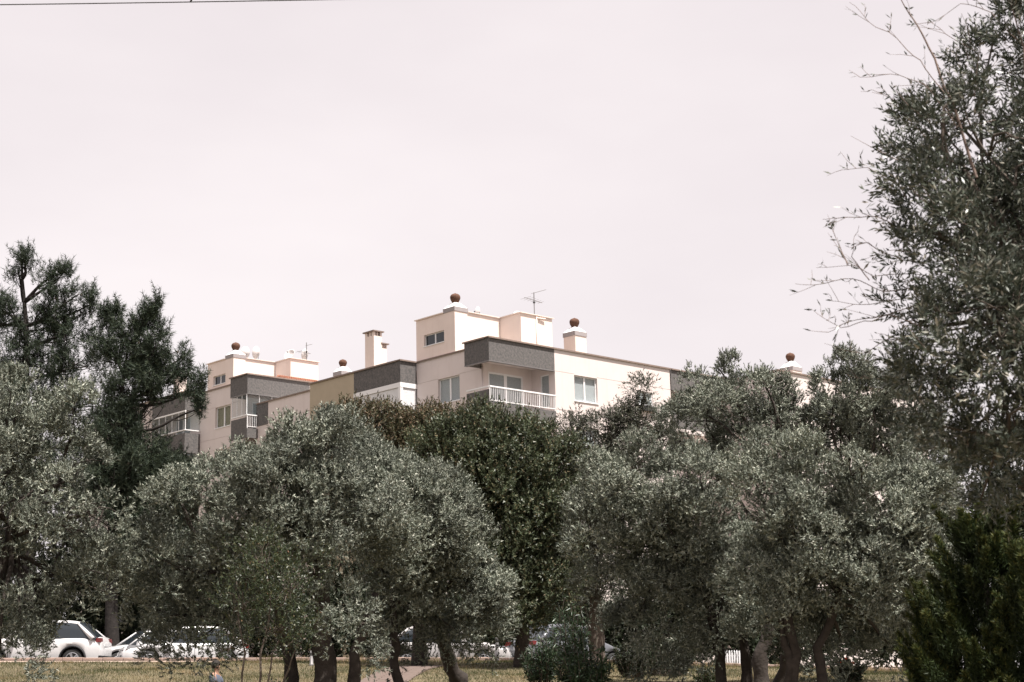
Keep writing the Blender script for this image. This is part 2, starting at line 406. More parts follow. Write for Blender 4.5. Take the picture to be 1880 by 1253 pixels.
def pot_chimney(parent, x0, y0, wx, wy, zb, z_band, z_pyr, z_top, material='plaster_pink', sc=1.0):
    mb = MB().box(x0, x0 + wx, y0, y0 + wy, zb, z_band)
    ch = mb.build('chimney', M[material], parent)
    MB().box(x0 - .035, x0 + wx + .035, y0 - .035, y0 + wy + .035, z_band + .002, z_pyr).build('chimney_band', M['grey_band'], ch)
    cx, cy = x0 + wx / 2, y0 + wy / 2
    MB().frustum(x0 - .02, x0 + wx + .02, y0 - .02, y0 + wy + .02, z_pyr + .002, cx - .2, cx + .2, cy - .2, cy + .2, z_top).build('chimney_cap', M['white_paint'], ch)
    MB().lathe([(r * sc, z * sc) for r, z in POT], (cx, cy, z_top + .002), 60, 0.16, 20).build('pot', M['terracotta'], ch, True)
    return ch
def slot_chimney(parent, x0, y0, wx, wy, zb, zt):
    mb = MB(); h = 0.24
    mb.box(x0, x0 + wx, y0, y0 + wy, zb, zt - h)
    for ex in (x0, x0 + wx - .2 * wx):
        for ey in (y0, y0 + wy - .25 * wy):
            mb.box(ex, ex + .2 * wx, ey, ey + .25 * wy, zt - h, zt)
    mb.box(x0 + .05 * wx, x0 + .95 * wx, y0 + .40 * wy, y0 + .60 * wy, zt - h, zt - .002)
    mb.box(x0 + .42 * wx, x0 + .58 * wx, y0 + .05 * wy, y0 + .95 * wy, zt - h + .001, zt - .003)
    ch = mb.build('chimney', M['plaster_pink'], parent)
    MB().box(x0 - .11, x0 + wx + .11, y0 - .11, y0 + wy + .11, zt, zt + .07).build('chimney_cap', M['coping'], ch)
    MB().box(x0 + .08, x0 + wx - .08, y0 + .08, y0 + wy - .08, zt - h + .002, zt - h + .03).build('flue', M['metal_dark'], ch)
    return ch
def railing(parent, x0, x1, y, zt, zb, bays, per):
    mb = MB().box(x0, x1, y - .045, y + .045, zt - .075, zt)
    mb.box(x0, x1, y - .02, y + .02, zb, zb + .04)
    r = mb.build('railing', M['white_paint'], parent)
    me = None; pm = None
    L = (x1 - x0) / bays
    for k in range(bays + 1):
        xp = x0 + k * L; xp = min(max(xp, x0 + .03), x1 - .03)
        if pm is None: o = MB().box(-.025, .025, -.024, .024, zb - .1, zt - .076).build('railing_post', M['white_paint'], r); pm = o.data
        else: o = link('railing_post', pm, None, r)
        o.location = (xp, y, 0)
        if k < bays:
            for j in range(1, per + 1):
                if me is None: b_ = MB().box(-.0115, .0115, -.0115, .0115, zb + .041, zt - .076).build('baluster', M['white_paint'], r); me = b_.data
                else: b_ = link('baluster', me, None, r)
                b_.location = (xp + L * j / (per + 1), y, 0)
    return r

def apartment(name, O, gz, rb, glazed, label, H=None, end=24.5, XR=14.95):
    """L-shaped block: local x runs along the right-hand facade, y along the left-hand one, z=0 at the parapet top"""
    root = empty(name, (O[0], O[1], O[2]), YAW)
    tag(root, label, 'building')
    ZB = gz - O[2]
    ST = 3.0
    JN = [-1.29 - ST * k for k in range(6)] + [-.5 - ST * k for k in range(1, 6)]
    # --- right-hand facade
    ops = []
    for k in range(2): ops += [(6.6, 8.5, -2.85 - ST * k, -1.34 - ST * k)]
    ops += [(12.0, 13.3, -2.50, -1.66)]
    wall(root, 'y', 0, 5.05, XR, ZB, 0, .25, M['plaster'], ops, grooves=JN)
    for k in range(2): window(root, 'y', 0, 6.6, 8.5, -2.85 - ST * k, -1.34 - ST * k, 2, blind='blind')
    wd = window(root, 'y', 0, 12.0, 13.3, -2.50, -1.66, 1, blind='slat_white', inset=.06)
    MB().box(11.95, 13.4, -.22, -.002, -2.86, -2.56).build('flower_box', M['metal_dark'], wd)
    # --- recessed corner balcony
    wall(root, 'x', 5.05, .252, 1.92, ZB, -.40, .25, M['plaster'], [(.50, 1.22, -3.3, -1.39)])
    window(root, 'x', 5.05, .50, 1.22, -3.3, -1.39, 1, inset=.05, sill=False)
    wall(root, 'y', 1.92, 1.45, 5.05, ZB, -.40, .25, M['plaster'], [(1.66, 4.35, -3.64, -1.40)])
    window(root, 'y', 1.92, 1.66, 4.35, -3.64, -1.40, 2, inset=.03, fw=.11, sill=False, name='balcony_door', low=-3.6)
    MB().tube([(1.10, 1.80, -.96), (1.10, 1.80, ZB)], .05, 8).build('downpipe', M['plaster'], root, True)
    # fascia band and its soffit
    bnd = MB(); bnd.box(0, 5.05, 0, .20, -1.29, 0); bnd.box(0, .20, .20, 2.05, -1.29, 0); bnd.box(.20, 1.2, 1.85, 2.05, -1.29, 0)
    fbnd = bnd.build('fascia_band', M['pebbledash'], root)
    MB().box(.2, 5.05, .2, 1.9, -.95, -.80).build('soffit', M['plaster'], fbnd)
    MB().box(-.015, 5.05, -.015, .18, -1.335, -1.292).box(-.015, .18, .18, 2.055, -1.335, -1.292).build('drip_edge', M['metal_grey'], fbnd)
    for k in range(2):
        z0 = -3.65 - ST * k
        MB().box(.03, 5.05, .03, 1.92, z0 - .16, z0).build('balcony_slab', M['plaster'], root)
        lb = MB().box(0, 5.05, 0, .029, z0 - .62, z0 + .02); lb.build('fascia_band', M['pebbledash'], root)
        MB().box(0, .10, .03, 1.92, z0 - .62, -2.90 - ST * k).build('balcony_parapet', M['pebbledash'], root)
        if k == 0 or not glazed: railing(root, .0, 5.03, .03, -2.70 - ST * k, z0 + .12, 4, 8)
        MB().box(-.02, .11, .08, 1.92, -2.775 - ST * k, -2.70 - ST * k).box(.03, .07, .9, .95, -2.9 - ST * k, -2.77 - ST * k).build('handrail', M['white_paint'], root)
    # --- left-hand wall between the balconies
    wall(root, 'x', 1.2, 1.92, 7.7, ZB, 0, .25, M['plaster'], [(3.87, 5.77, -2.78 - ST * k, -1.32 - ST * k) for k in range(2)], grooves=JN)
    for k in range(2): window(root, 'x', 1.2, 3.87, 5.77, -2.78 - ST * k, -1.32 - ST * k, 2, blind='curtain_olive' if glazed else 'blind')
    # --- projecting bay
    MB().box(-.05, .15, 7.7, 12.17, -1.30, 0).box(.15, 1.19, 7.7, 7.9, -1.30, 0).build('fascia_band', M['pebbledash'], root)
    MB().box(.16, 1.19, 7.92, 12.16, -1.2, -1.0).build('soffit', M['plaster'], root)
    for k in range(2):
        d = -ST * k
        if k: MB().box(-.05, .15, 7.7, 12.17, -1.30 + d, -.65 + d).box(.15, 1.19, 7.7, 7.9, -1.30 + d, -.65 + d).build('fascia_band', M['pebbledash'], root)
        if not glazed:
            box_ = MB().box(-.07, .16, 7.68, 12.17, -1.58 + d, -1.302 + d).box(.16, 1.19, 7.68, 7.91, -1.58 + d, -1.302 + d).build('shutter_box', M['white_paint'], root)
            MB().box(-.06, .02, 7.69, 7.90, -2.9 + d, -1.582 + d).box(.03, .14, 7.69, 7.76, -2.9 + d, -1.583 + d).build('corner_post', M['white_paint'], box_)
            for nm, a0, a1, ax, pl in (('a', 7.92, 12.15, 'x', .0), ('b', .16, 1.18, 'y', 7.74)):
                sl = MB(); zz = -1.60 + d
                while zz > -2.86 + d:
                    fb(sl, ax, pl, a0, a1, 0, .03, zz - .046, zz); fb(sl, ax, pl, a0, a1, .012, .03, zz - .055, zz - .046); zz -= .055
                s_ = sl.build('roller_shutter', M['slat_white'], root)
        else:
            for y in np.linspace(7.72, 12.14, 6):
                MB().box(-.02, .03, y - .012, y + .012, -2.66 + d, -1.34 + d).build('glazing_bar', M['white_paint'], root)
            yy = np.linspace(7.74, 12.12, 6)
            for a, b_ in zip(yy[:-1], yy[1:]):
                MB().box(0, .012, a + .02, b_ - .02, -2.65 + d, -1.38 + d).build('glass_panel', M['glass_clear'], root)
            MB().box(-.04, .05, 7.7, 12.17, -1.40 + d, -1.302 + d).build('glazing_head', M['white_paint'], root)
            MB().box(-.07, .06, 7.66, 12.17, -2.73 + d, -2.665 + d).box(.06, 1.19, 7.66, 7.78, -2.73 + d, -2.665 + d).build('handrail', M['white_paint'], root)
            MB().box(.0, .012, 7.9, 7.9 + .01, -2.6, -2.5).build('latch', M['metal_grey'], root)
            MB().box(.2, 1.19, 7.72, 7.735, -2.65 + d, -1.35 + d).build('glass_panel', M['glass_clear'], root)
            wl = wall(root, 'x', 1.2, 7.702, 12.17, -3.65 + d, -1.21 + d, .25, M['plaster'], [(9.0, 11.0, -3.6 + d, -1.45 + d)])
            window(root, 'x', 1.2, 9.0, 11.0, -3.6 + d, -1.45 + d, 2, inset=.03, fw=.1, sill=False, name='balcony_door')
        MB().box(-.03, .10, 7.7, 12.17, -3.65 + d, -2.91 + d).box(.10, 1.19, 7.7, 7.82, -3.65 + d, -2.91 + d).build('balcony_parapet', M['pebbledash'], root)
        MB().box(-.03, 1.19, 7.84, 12.16, -3.85 + d, -3.66 + d).build('balcony_slab', M['plaster'], root)
    wall(root, 'x', -.05, 12.172, 16.7, ZB, 0, .25, M['plaster'] if glazed else M['plaster_beige'])
    wall(root, 'y', 16.46, .2, 1.2, ZB, 0, .24, M['plaster_beige'])
    wall(root, 'y', 12.175, .2, 1.19, ZB, 0, .2, M['plaster_beige'])
    # --- recessed far stretch of the left-hand side
    wall(root, 'x', 1.2, 16.7, end, ZB, 0, .25, M['plaster'], grooves=JN)
    MB().box(1.17, 1.20, 23.14, end + .01, -1.5, -.002).build('fascia_band', M['pebbledash'], root)
    wall(root, 'y', end - .25, 1.45, XR, ZB, 0, .25, M['plaster'])
    wall(root, 'x', XR - .25, .25, end - .25, ZB, 0, .248, M['plaster'])
    # --- copings
    coping(root, 'y', 0, -.085, XR + .08); coping(root, 'x', 0, .30, 2.13)
    MB().box(.28, 1.2, 1.80, 2.135, .001, .052).build('coping', M['coping'], root)
    coping(root, 'x', 1.2, 2.14, 7.61); coping(root, 'y', 7.7, -.135, 1.5); coping(root, 'x', -.05, 8.0, 16.78)
    coping(root, 'x', 1.2, 16.79, end + .08)
    # --- flat roof
    MB().box(1.46, XR - .26, 2.2, end - .26, -.55, -.40).build('roof', M['roof_gravel'], root)
    MB().box(.12, 1.40, 7.95, 16.4, -.55, -.42).box(5.3, XR - .26, .26, 2.19, -.55, -.40).box(.22, 5.04, .22, 1.9, -.55, -.41).build('roof', M['roof_gravel'], root)
    # --- stair-head on the roof
    u0, vc, vl, zt, ui, v2, ue = rb
    wv = MB(); wn = (vc + .97, vl - .71, zt - 1.68, zt - 1.0) if not glazed else (vc + .97, vl - .75, zt - 1.65, zt - 1.0)
    sh = wall(root, 'x', u0, vc, vl, -.39, zt, .2, M['plaster_pink'], [wn], name='stair_head')
    window(root, 'x', u0, wn[0], wn[1], wn[2], wn[3], 2, inset=.12, blind=None, fw=.05)
    MB().box(u0 + .201, ui, vc, vc + .2, -.39, zt).box(ui, ui + .2, v2, vc + .2, -.39, zt).box(ui + .201, ue, v2, v2 + .2, -.39, zt - .001).box(ue - .2, ue, v2 + .201, vl, -.39, zt).box(u0 + .2, ue - .2, vl - .2, vl, -.39, zt - .001).build('stair_head_wall', M['plaster_pink'], sh)
    MB().box(u0 + .2, ue - .2, vc + .2, vl - .2, zt - .3, zt - .15).box(ui + .2, ue - .2, v2 + .2, vc + .2, zt - .3, zt - .151).build('stair_head_roof', M['roof_gravel'], sh)
    cp = MB(); th = .05; ov = .09
    cp.box(u0 - ov, u0 + .25, vc + .98, vl + ov, zt, zt + th); cp.box(u0 + .98, ui + .1, vc - ov, vc + .25, zt, zt + th)
    cp.box(ui - ov, ui + .25, v2 - ov, vc - ov, zt + .001, zt + th + .001); cp.box(ui + .25, ue + ov, v2 - ov, v2 + .25, zt, zt + th)
    cp.box(ue - .25, ue + ov, v2 + .25, vl + ov, zt, zt + th); cp.box(u0 + .25, ue - .25, vl - .25, vl + ov, zt, zt + th)
    cp.build('coping', M['plaster_pink'], sh)
    pot_chimney(root, u0 - .022, vc - .022, .97, .97, -.38, zt - .03, zt + .23, zt + .56)
    return root

GZ = 2.6
OA = at(896.9, 619.3, 85)
blockA = apartment('apartment_block', OA, GZ, (1.3, 4.31, 7.83, 2.57, 4.84, 2.49, 7.40), False,
                   'nearest pale pink apartment block with open corner balcony, white railing and dark fascia bands')
pot_chimney(blockA, 8.83, 2.0, .95, .98, -.38, 1.69, 1.96, 2.29)
pot_chimney(blockA, 1.35, 15.28, .82, .82, -.38, .57, .82, 1.14, sc=.85)
slot_chimney(blockA, 1.0, 11.53, .62, .88, -.38, 2.60)
slot_chimney(blockA, 1.66, 11.60, .40, .55, -.38, 1.90)
MB().tube([(6.09, 2.45, 2.50), (6.09, 2.45, -.38)], .04, 8).tube([(6.09, 2.43, 2.42), (6.75, 2.38, 2.44)], .05, 8).build('drain_pipe', M['plaster_pink'], blockA, True)

OB = at(454.6, 687.0, 103)
blockB = apartment('apartment_block', OB, GZ, (1.3, 3.74, 7.02, 1.98, 4.76, 1.88, 7.12), True,
                   'farther apartment block on the left with glazed-in balconies, partly behind the pines')
slot_chimney(blockB, 2.0, 11.95, .6, .8, -.38, 2.2)
# glazing of the corner balcony of the farther block
for x in np.linspace(.0, 5.0, 6):
    MB().box(x - .013, x + .013, .06, .10, -2.69, -1.34).build('glazing_bar', M['white_paint'], blockB)
for a, b_ in zip(np.linspace(0, 5, 6)[:-1], np.linspace(0, 5, 6)[1:]):
    MB().box(a + .025, b_ - .025, .075, .087, -2.68, -1.36).build('glass_panel', M['glass_clear'], blockB)
for y in np.linspace(.12, 1.9, 4):
    MB().box(+.04, .08, y - .013, y + .013, -2.69, -1.34).build('glazing_bar', M['white_paint'], blockB)
for a, b_ in zip(np.linspace(.12, 1.9, 4)[:-1], np.linspace(.12, 1.9, 4)[1:]):
    MB().box(.055, .067, a + .025, b_ - .025, -2.68, -1.36).build('glass_panel', M['glass_clear'], blockB)
# red tiled lean-to roof beside the stair-head
tl = MB(); px0, px1 = 2.6, 6.9
tl.add([(px0, .35, .02), (px1, .35, .02), (px1, 1.86, .62), (px0 + 1.1, 1.86, .62), (px0, 1.86, .1)], [(0, 1, 2, 3, 4)])
tr = tl.build('tiled_roof', M['tile_red'], blockB)
tt = MB()
for x in np.arange(px0 + .1, px1, .19):
    y1 = 1.84 if x > px0 + 1.1 else .35 + 1.5 * max(.12, (x - px0) / 1.1)
    for k in range(5):
        a = .36 + (y1 - .36) * k / 5; b_ = .36 + (y1 - .36) * (k + 1.08) / 5
        tt.tube([(x, a, .045 + (a - .35) * .40), (x, b_, .035 + (b_ - .35) * .40)], [.078, .06], 6, False)
o = tt.build('roof_tiles', M['tile_red'], tr); o['kind'] = 'stuff'

# wing at the right, mostly behind the olive crowns
A0 = np.array(OA); U = np.array([math.cos(YAW), math.sin(YAW), 0]); V_ = np.array([-math.sin(YAW), math.cos(YAW), 0])
wing = empty('apartment_wing', tuple(A0 + U * 15.04), YAW)
tag(wing, 'right-hand apartment block whose roof and potted chimney peep above the right olive trees', 'building')
ZB = GZ - OA[2]
wall(wing, 'y', 1.9, 0, 5.7, ZB, -.8, .25, M['plaster'], [(1.2, 3.4, -3.64, -1.4)])
window(wing, 'y', 1.9, 1.2, 3.4, -3.64, -1.4, 2, inset=.03, fw=.1, sill=False, name='balcony_door')
MB().box(0, 5.7, 0, .2, -1.29, 0).build('fascia_band', M['pebbledash'], wing)
MB().box(0, 5.7, .2, 1.9, -.95, -.8).build('soffit', M['plaster'], wing)
for k in range(2): MB().box(0, 5.7, .0, 1.89, -3.9 - 3 * k, -3.65 - 3 * k).build('balcony_slab', M['plaster'], wing)
MB().box(0.02, 5.68, .05, .1, -3.64, -2.75).build('balcony_parapet', M['pebbledash'], wing)
wall(wing, 'x', 5.72, -3.8, 2.2, ZB, 0, .25, M['plaster'], [(-2.6, -1.2, -2.8, -1.35)])
window(wing, 'x', 5.72, -2.6, -1.2, -2.8, -1.35, 2)
wall(wing, 'y', -3.8, 5.972, 22, ZB, 0, .25, M['plaster'], [(9, 11, -2.85, -1.34)], grooves=[-1.29])
window(wing, 'y', -3.8, 9, 11, -2.85, -1.34, 2)
wall(wing, 'x', 21.75, -3.55, 14, ZB, 0, .249, M['plaster']); wall(wing, 'y', 13.8, .0, 21.74, ZB, 0, .2, M['plaster'])
coping(wing, 'y', 0, .05, 5.6); coping(wing, 'x', 5.72, -3.5, 2.3); coping(wing, 'y', -3.8, 5.63, 22.1)
MB().box(.0, 5.7, 2.2, 13.7, -.55, -.4).box(5.98, 21.7, -3.5, 13.7, -.55, -.401).build('roof', M['roof_gravel'], wing)
pot_chimney(wing, 10.1, -1.7, .95, .98, -.38, .90, 1.16, 1.58)

# dishes and aerials on the roofs
def bl(root, x, y, z):
    c, s = math.cos(YAW), math.sin(YAW); L = root.location
    return (L[0] + c * x - s * y, L[1] + s * x + c * y, L[2] + z)
def dish(root, x, y, z, r, rz, tilt, label, post=.5):
    t = empty('satellite_dish', bl(root, x, y, z - post)); tag(t, label, 'satellite dish', 'satellite dishes on the roofs')
    prof = [(0.01, 0), (r * .3, .012 * r * 3), (r * .6, .05 * r * 3), (r * .85, .105 * r * 3), (r, .15 * r * 3), (r * .99, .155 * r * 3), (r * .8, .105 * r * 3), (r * .5, .05 * r * 3), (.012, .014)]
    mb = MB().lathe(prof, n=28); ob = mb.build('reflector', M['dish_white'], t, True)
    ob.location = (0, 0, post); ob.rotation_euler = (tilt, 0, rz)
    MB().tube([(0, 0, 0), (0, 0, post)], .02, 6).build('mast', M['metal_grey'], t)
    R3 = Matrix.Rotation(rz, 3, 'Z') @ Matrix.Rotation(tilt, 3, 'X')
    f = R3 @ Vector((0, 0, r * 1.1)) + Vector((0, 0, post)); lo = R3 @ Vector((0, -r * .9, r * .4)) + Vector((0, 0, post))
    MB().tube([lo, f], .012, 5).build('feed_arm', M['metal_grey'], t)
    MB().tube([f, f + (R3 @ Vector((0, 0, -.09)))], .035, 8).build('feed_horn', M['metal_dark'], t)
def aerial(root, x, y, z0, z1, booms, label):
    t = empty('tv_aerial', bl(root, x, y, z0), YAW); tag(t, label, 'aerial', 'television aerials on the roofs')
    h = z1 - z0
    MB().tube([(0, 0, 0), (0, 0, h)], .028, 6).build('mast', M['metal_grey'], t)
    for (bz, dx, dz, n, el, off) in booms:
        p = np.array([-off * dx, 0, bz - off * dz]); q = p + np.array([dx, 0, dz])
        bo = MB().tube([p, q], .016, 5)
        for k in range(n):
            c = p + (q - p) * (k + .5) / n; l = el * (1 - .5 * k / n)
            bo.tube([c + (0, -l, .0), c + (0, l, .0)], .009, 4)
        bo.build('boom', M['metal_grey'], t)
    MB().box(-.05, .05, -.05, .05, h * .55, h * .55 + .1).build('amplifier', M['metal_dark'], t)
RD = math.radians
dish(blockA, 4.4, 5.6, 3.15, .33, RD(250), RD(78), 'small dish seen edge-on between ribbed pot and aerial on the nearest block')
dish(blockA, 6.6, 4.6, 3.02, .30, RD(10), RD(60), 'pale dish behind the stair-head parapet left of the aerial mast')
aerial(blockA, 6.09, 2.62, 2.55, 4.02, [(1.44, 1.0, .36, 9, .26, .05), (.98, 1.45, -.12, 6, .45, .55)], 'tall television aerial with two booms on the nearest block')
dish(blockB, 2.95, 4.6, 2.60, .44, RD(232), RD(75), 'large tilted dish beside the ribbed pot on the farther block')
dish(blockB, 3.9, 4.6, 2.75, .45, RD(245), RD(80), 'narrow edge-on dish in the middle of the farther block roof')
dish(blockB, 5.7, 3.2, 2.50, .45, RD(150), RD(-62), 'big round white dish over the right corner of the farther stair-head')
dish(blockB, 7.15, 3.3, 2.78, .42, RD(245), RD(78), 'leaning dish right beside the aerial of the farther block')
aerial(blockB, 6.9, 3.0, 1.98, 3.6, [(1.40, .5, .16, 5, .2, .05), (.85, 1.1, -.06, 5, .4, .7)], 'slim television aerial with small booms on the farther block')

# ------------------------------------------------------------------ plants
def unit(a): return a / (np.linalg.norm(a, axis=-1, keepdims=True) + 1e-9)
def rdir(n, rng): return unit(rng.normal(size=(n, 3)))
def lobes_px(lst, Y, margin=0.0):
    "crown masses read from the photograph: (px, py, rx, ry[, depth offset m]) -> world ellipsoids"
    L = []
    for e in lst:
        y = Y + (e[4] if len(e) > 4 else 0)
        c = at(e[0], e[1], y); rx = e[2] / FPX * y; rz = e[3] / FPX * y
        rx = max(rx - margin, .35 * rx); rz = max(rz - margin, .35 * rz)
        L.append((*c, rx, (rx + rz) / 2 * 0.95, rz))
    return np.array(L)
def leaf_mesh(name, base, d, length, width, rng, rnd, clump, fold=0.0, face=None):
    n = len(base)
    side = unit(np.cross(d, rdir(n, rng) if face is None else unit(face + .55 * rdir(n, rng)))); nrm = np.cross(d, side)
    L = length[:, None]; W = width[:, None]
    p0 = base; p2 = base + d * L
    if fold < 0:        # leaves a pixel or two long: one face each
        V = np.stack([p0 - side * W * .5, p0 + side * W * .5, p2], 1).reshape(-1, 3)
        return fast_mesh(name, V, np.arange(n * 3).reshape(n, 3), {'rnd': rnd, 'clump': clump})
    if fold == 0:
        p1 = base + d * L * .45 + side * W * .5; p3 = base + d * L * .45 - side * W * .5
        V = np.stack([p0, p1, p2, p3], 1).reshape(-1, 3)
        F = np.arange(n * 4).reshape(n, 4)
        return fast_mesh(name, V, F, {'rnd': rnd, 'clump': clump})
    # longer leaf: two quads either side of the midrib plus narrowed tip
    up = nrm * W * fold
    q = [p0, p0 + d * L * .35 + side * W * .5 + up, p0 + d * L * .72 + side * W * .36 + up * .8, p2 + nrm * L * -.06,
         p0 + d * L * .72 - side * W * .36 + up * .8, p0 + d * L * .35 - side * W * .5 + up, p0 + d * L * .5]
    V = np.stack(q, 1).reshape(-1, 3); b = np.arange(n)[:, None] * 7
    F = np.concatenate([b + np.array([[0, 6, 1, 1]]), b + np.array([[1, 6, 3, 2]]), b + np.array([[0, 5, 6, 6]]), b + np.array([[5, 4, 3, 6]])], 1).reshape(-1, 4, 4)
    tri = np.concatenate([F[:, 0, :3], F[:, 2, :3]]); quad = np.concatenate([F[:, 1], F[:, 3]])
    T = np.concatenate([tri, quad[:, [0, 1, 2]], quad[:, [0, 2, 3]]])
    idx = np.tile(np.arange(n), 6)
    return fast_mesh(name, V, T, {'rnd': rnd[idx], 'clump': clump[idx]})
def sprays(lobes, ntuft, rtuft, nspr, lspr, nleaf, llen, lwid, rng, up=.45, shell=.62, splay=.9, droop=0.0, floor=None, fill=.07, sub=13):
    """separate tufts over each lobe, sprigs bursting out of every tuft, leaves along every sprig"""
    area = lobes[:, 3] * lobes[:, 5]; area = area / area.sum()
    # tufts kept apart by best-candidate sampling, so that dark gaps stay between them
    T = np.zeros((0, 3)); O = np.zeros((0, 3))
    for i in range(ntuft):
        w_ = rng.choice(len(lobes), 10, p=area); Lb = lobes[w_]
        o = rdir(10, rng); o[:, 2] += .25; o[:, 1] -= .12; o = unit(o)
        rad = (shell + (1 - shell) * rng.random(10)) * rng.normal(1.0, .08, 10)
        c = Lb[:, :3] + o * Lb[:, 3:6] * rad[:, None]
        # drop candidates buried deep in another lobe
        q = (((c[:, None, :] - lobes[None, :, :3]) / lobes[None, :, 3:6]) ** 2).sum(-1).min(1)
        sc = np.minimum(np.linalg.norm(c[:, None] - T[None], axis=-1).min(1) if len(T) else np.ones(10), rtuft * 1.6) + .12 * np.minimum(q, 1) * rtuft
        j = int(np.argmax(sc)); T = np.vstack([T, c[j]]); O = np.vstack([O, o[j]])
    tr = rtuft * rng.uniform(.55, 1.25, ntuft); tall = rng.uniform(.85, 1.45, ntuft)
    # each clump carries smaller tufts on its outer side
    so2 = unit(rdir(ntuft * sub, rng) + .55 * np.repeat(O, sub, 0) + np.array([0, 0, .75])); mi = np.repeat(np.arange(ntuft), sub)
    rel = so2 * (tr[mi] * rng.uniform(.60, 1.10, len(mi)))[:, None]; rel[:, 2] *= tall[mi]
    T0, O0 = T - np.array([0, 0, .32]) * tr[:, None], O
    T = T0[mi] + rel; O = unit(.55 * O0[mi] + so2 + np.array([0, 0, .2]))
    mcl = rng.random(ntuft); tcl = np.clip(.55 * mcl[mi] + .45 * rng.random(len(mi)), 0, 1)
    tr = tr[mi] * rng.uniform(.28, .50, len(mi)); tl2 = rng.uniform(.9, 1.5, len(mi))
    pw = tr ** 2.0; ti = rng.choice(len(mi), nspr, p=pw / pw.sum())
    so_ = unit(rdir(nspr, rng) + .5 * O[ti] + np.array([0, 0, .45]))
    rel = so_ * (tr[ti] * rng.random(nspr) ** .40)[:, None]; rel[:, 2] *= tl2[ti]
    sb = T[ti] + rel
    d = unit(.45 * O[ti] + .75 * so_ + .35 * rdir(nspr, rng) + np.array([0, 0, up]))
    sl = lspr * rng.uniform(.55, 1.3, nspr)
    nf = int(nspr * fill)
    if nf:
        w_ = rng.choice(len(lobes), nf, p=area); Lb = lobes[w_]
        sb[:nf] = Lb[:, :3] + rdir(nf, rng) * Lb[:, 3:6] * (rng.random(nf) ** .5)[:, None]; d[:nf] = unit(rdir(nf, rng) + np.array([0, 0, .3]))
    if floor is not None:
        ok = sb[:, 2] > floor(sb[:, 0], sb[:, 1]); ti, d, sb, sl = ti[ok], d[ok], sb[ok], sl[ok]
    nspr = len(sb)
    k = np.repeat(np.arange(nspr), nleaf); n = len(k)
    tpar = (np.tile(np.arange(nleaf), nspr) + rng.random(n)) / nleaf
    pos = sb[k] + d[k] * (sl[k] * tpar)[:, None]
    pos[:, 2] -= droop * (tpar ** 2) * sl[k]
    ld = unit(d[k] * (.55 + .5 * tpar[:, None]) + splay * rdir(n, rng) + np.array([0, 0, -droop]))
    ll = llen * rng.uniform(.65, 1.25, n); lw = lwid * rng.uniform(.7, 1.2, n)
    face = unit(rel_dir(sb, T, ti) + .5 * O[ti] + np.array([0, 0, .35]))[k]
    return pos, ld, ll, lw, tcl[ti][k], (T, O, sb, d, sl, face)
def rel_dir(sb, T, ti): return unit(sb - T[ti])
def bend(p, q, k, amp, rng, sag=0.0):
    p, q = np.array(p, float), np.array(q, float); out = []
    L = np.linalg.norm(q - p)
    ph = rng.normal(size=3) * amp * L; ph2 = rng.normal(size=3) * amp * .5 * L
    for i in range(k + 1):
        t = i / k
        out.append(p + (q - p) * t + ph * math.sin(math.pi * t) + ph2 * math.sin(2 * math.pi * t) + np.array([0, 0, sag * L * math.sin(math.pi * t)]))
    return out
def wood(parent, stems, lobes, tufts, rng, material, r_twig=.012, ntwig=60, name='trunk', lim=1.0):
    """stems: list of (list of points, r0, r1); limbs run from the stem tops into the lobes, twigs on to tufts"""
    mb = MB()
    tops = []
    for pts, r0, r1 in stems:
        P = []
        for a, b_ in zip(pts[:-1], pts[1:]): P += bend(a, b_, 5, .04, rng)[:-1]
        P.append(np.array(pts[-1], float))
        n = len(P); rr = [(r0 + (r1 - r0) * i / (n - 1)) * (1 + .10 * rng.normal()) for i in range(n)]
        rr[0] *= 1.45; rr[1] *= 1.12
        mb.tube(P, rr, 10); tops.append((P[-1], r1, P))
    ends = []
    for L in lobes:
        c = L[:3]
        tp, r1, P = min(tops, key=lambda t: np.linalg.norm(t[0] - c))
        st = P[-1 - int(rng.integers(0, max(1, len(P) // 3)))]
        q = bend(st, c, 6, .09, rng, .05); rl = r1 * .62 * lim
        mb.tube(q, [rl * (1 - .72 * i / 6) for i in range(7)], 6); ends.append((q, rl))
    if len(tufts):
        C = np.array([L[:3] for L in lobes])
        for i in rng.choice(len(tufts), min(ntwig, len(tufts)), replace=False):
            j = int(np.argmin(np.linalg.norm(C - tufts[i], axis=1))); q, rl = ends[j]
            st = q[int(rng.integers(3, 7))]
            b_ = bend(st, tufts[i], 4, .10, rng, .06)
            mb.tube(b_, [max(r_twig * .5, r_twig * 1.9 * (1 - .75 * k / 4)) for k in range(5)], 4, False)
    return mb.build(name, material, parent, True)
def gz(x, y): return float(ground(x, y))
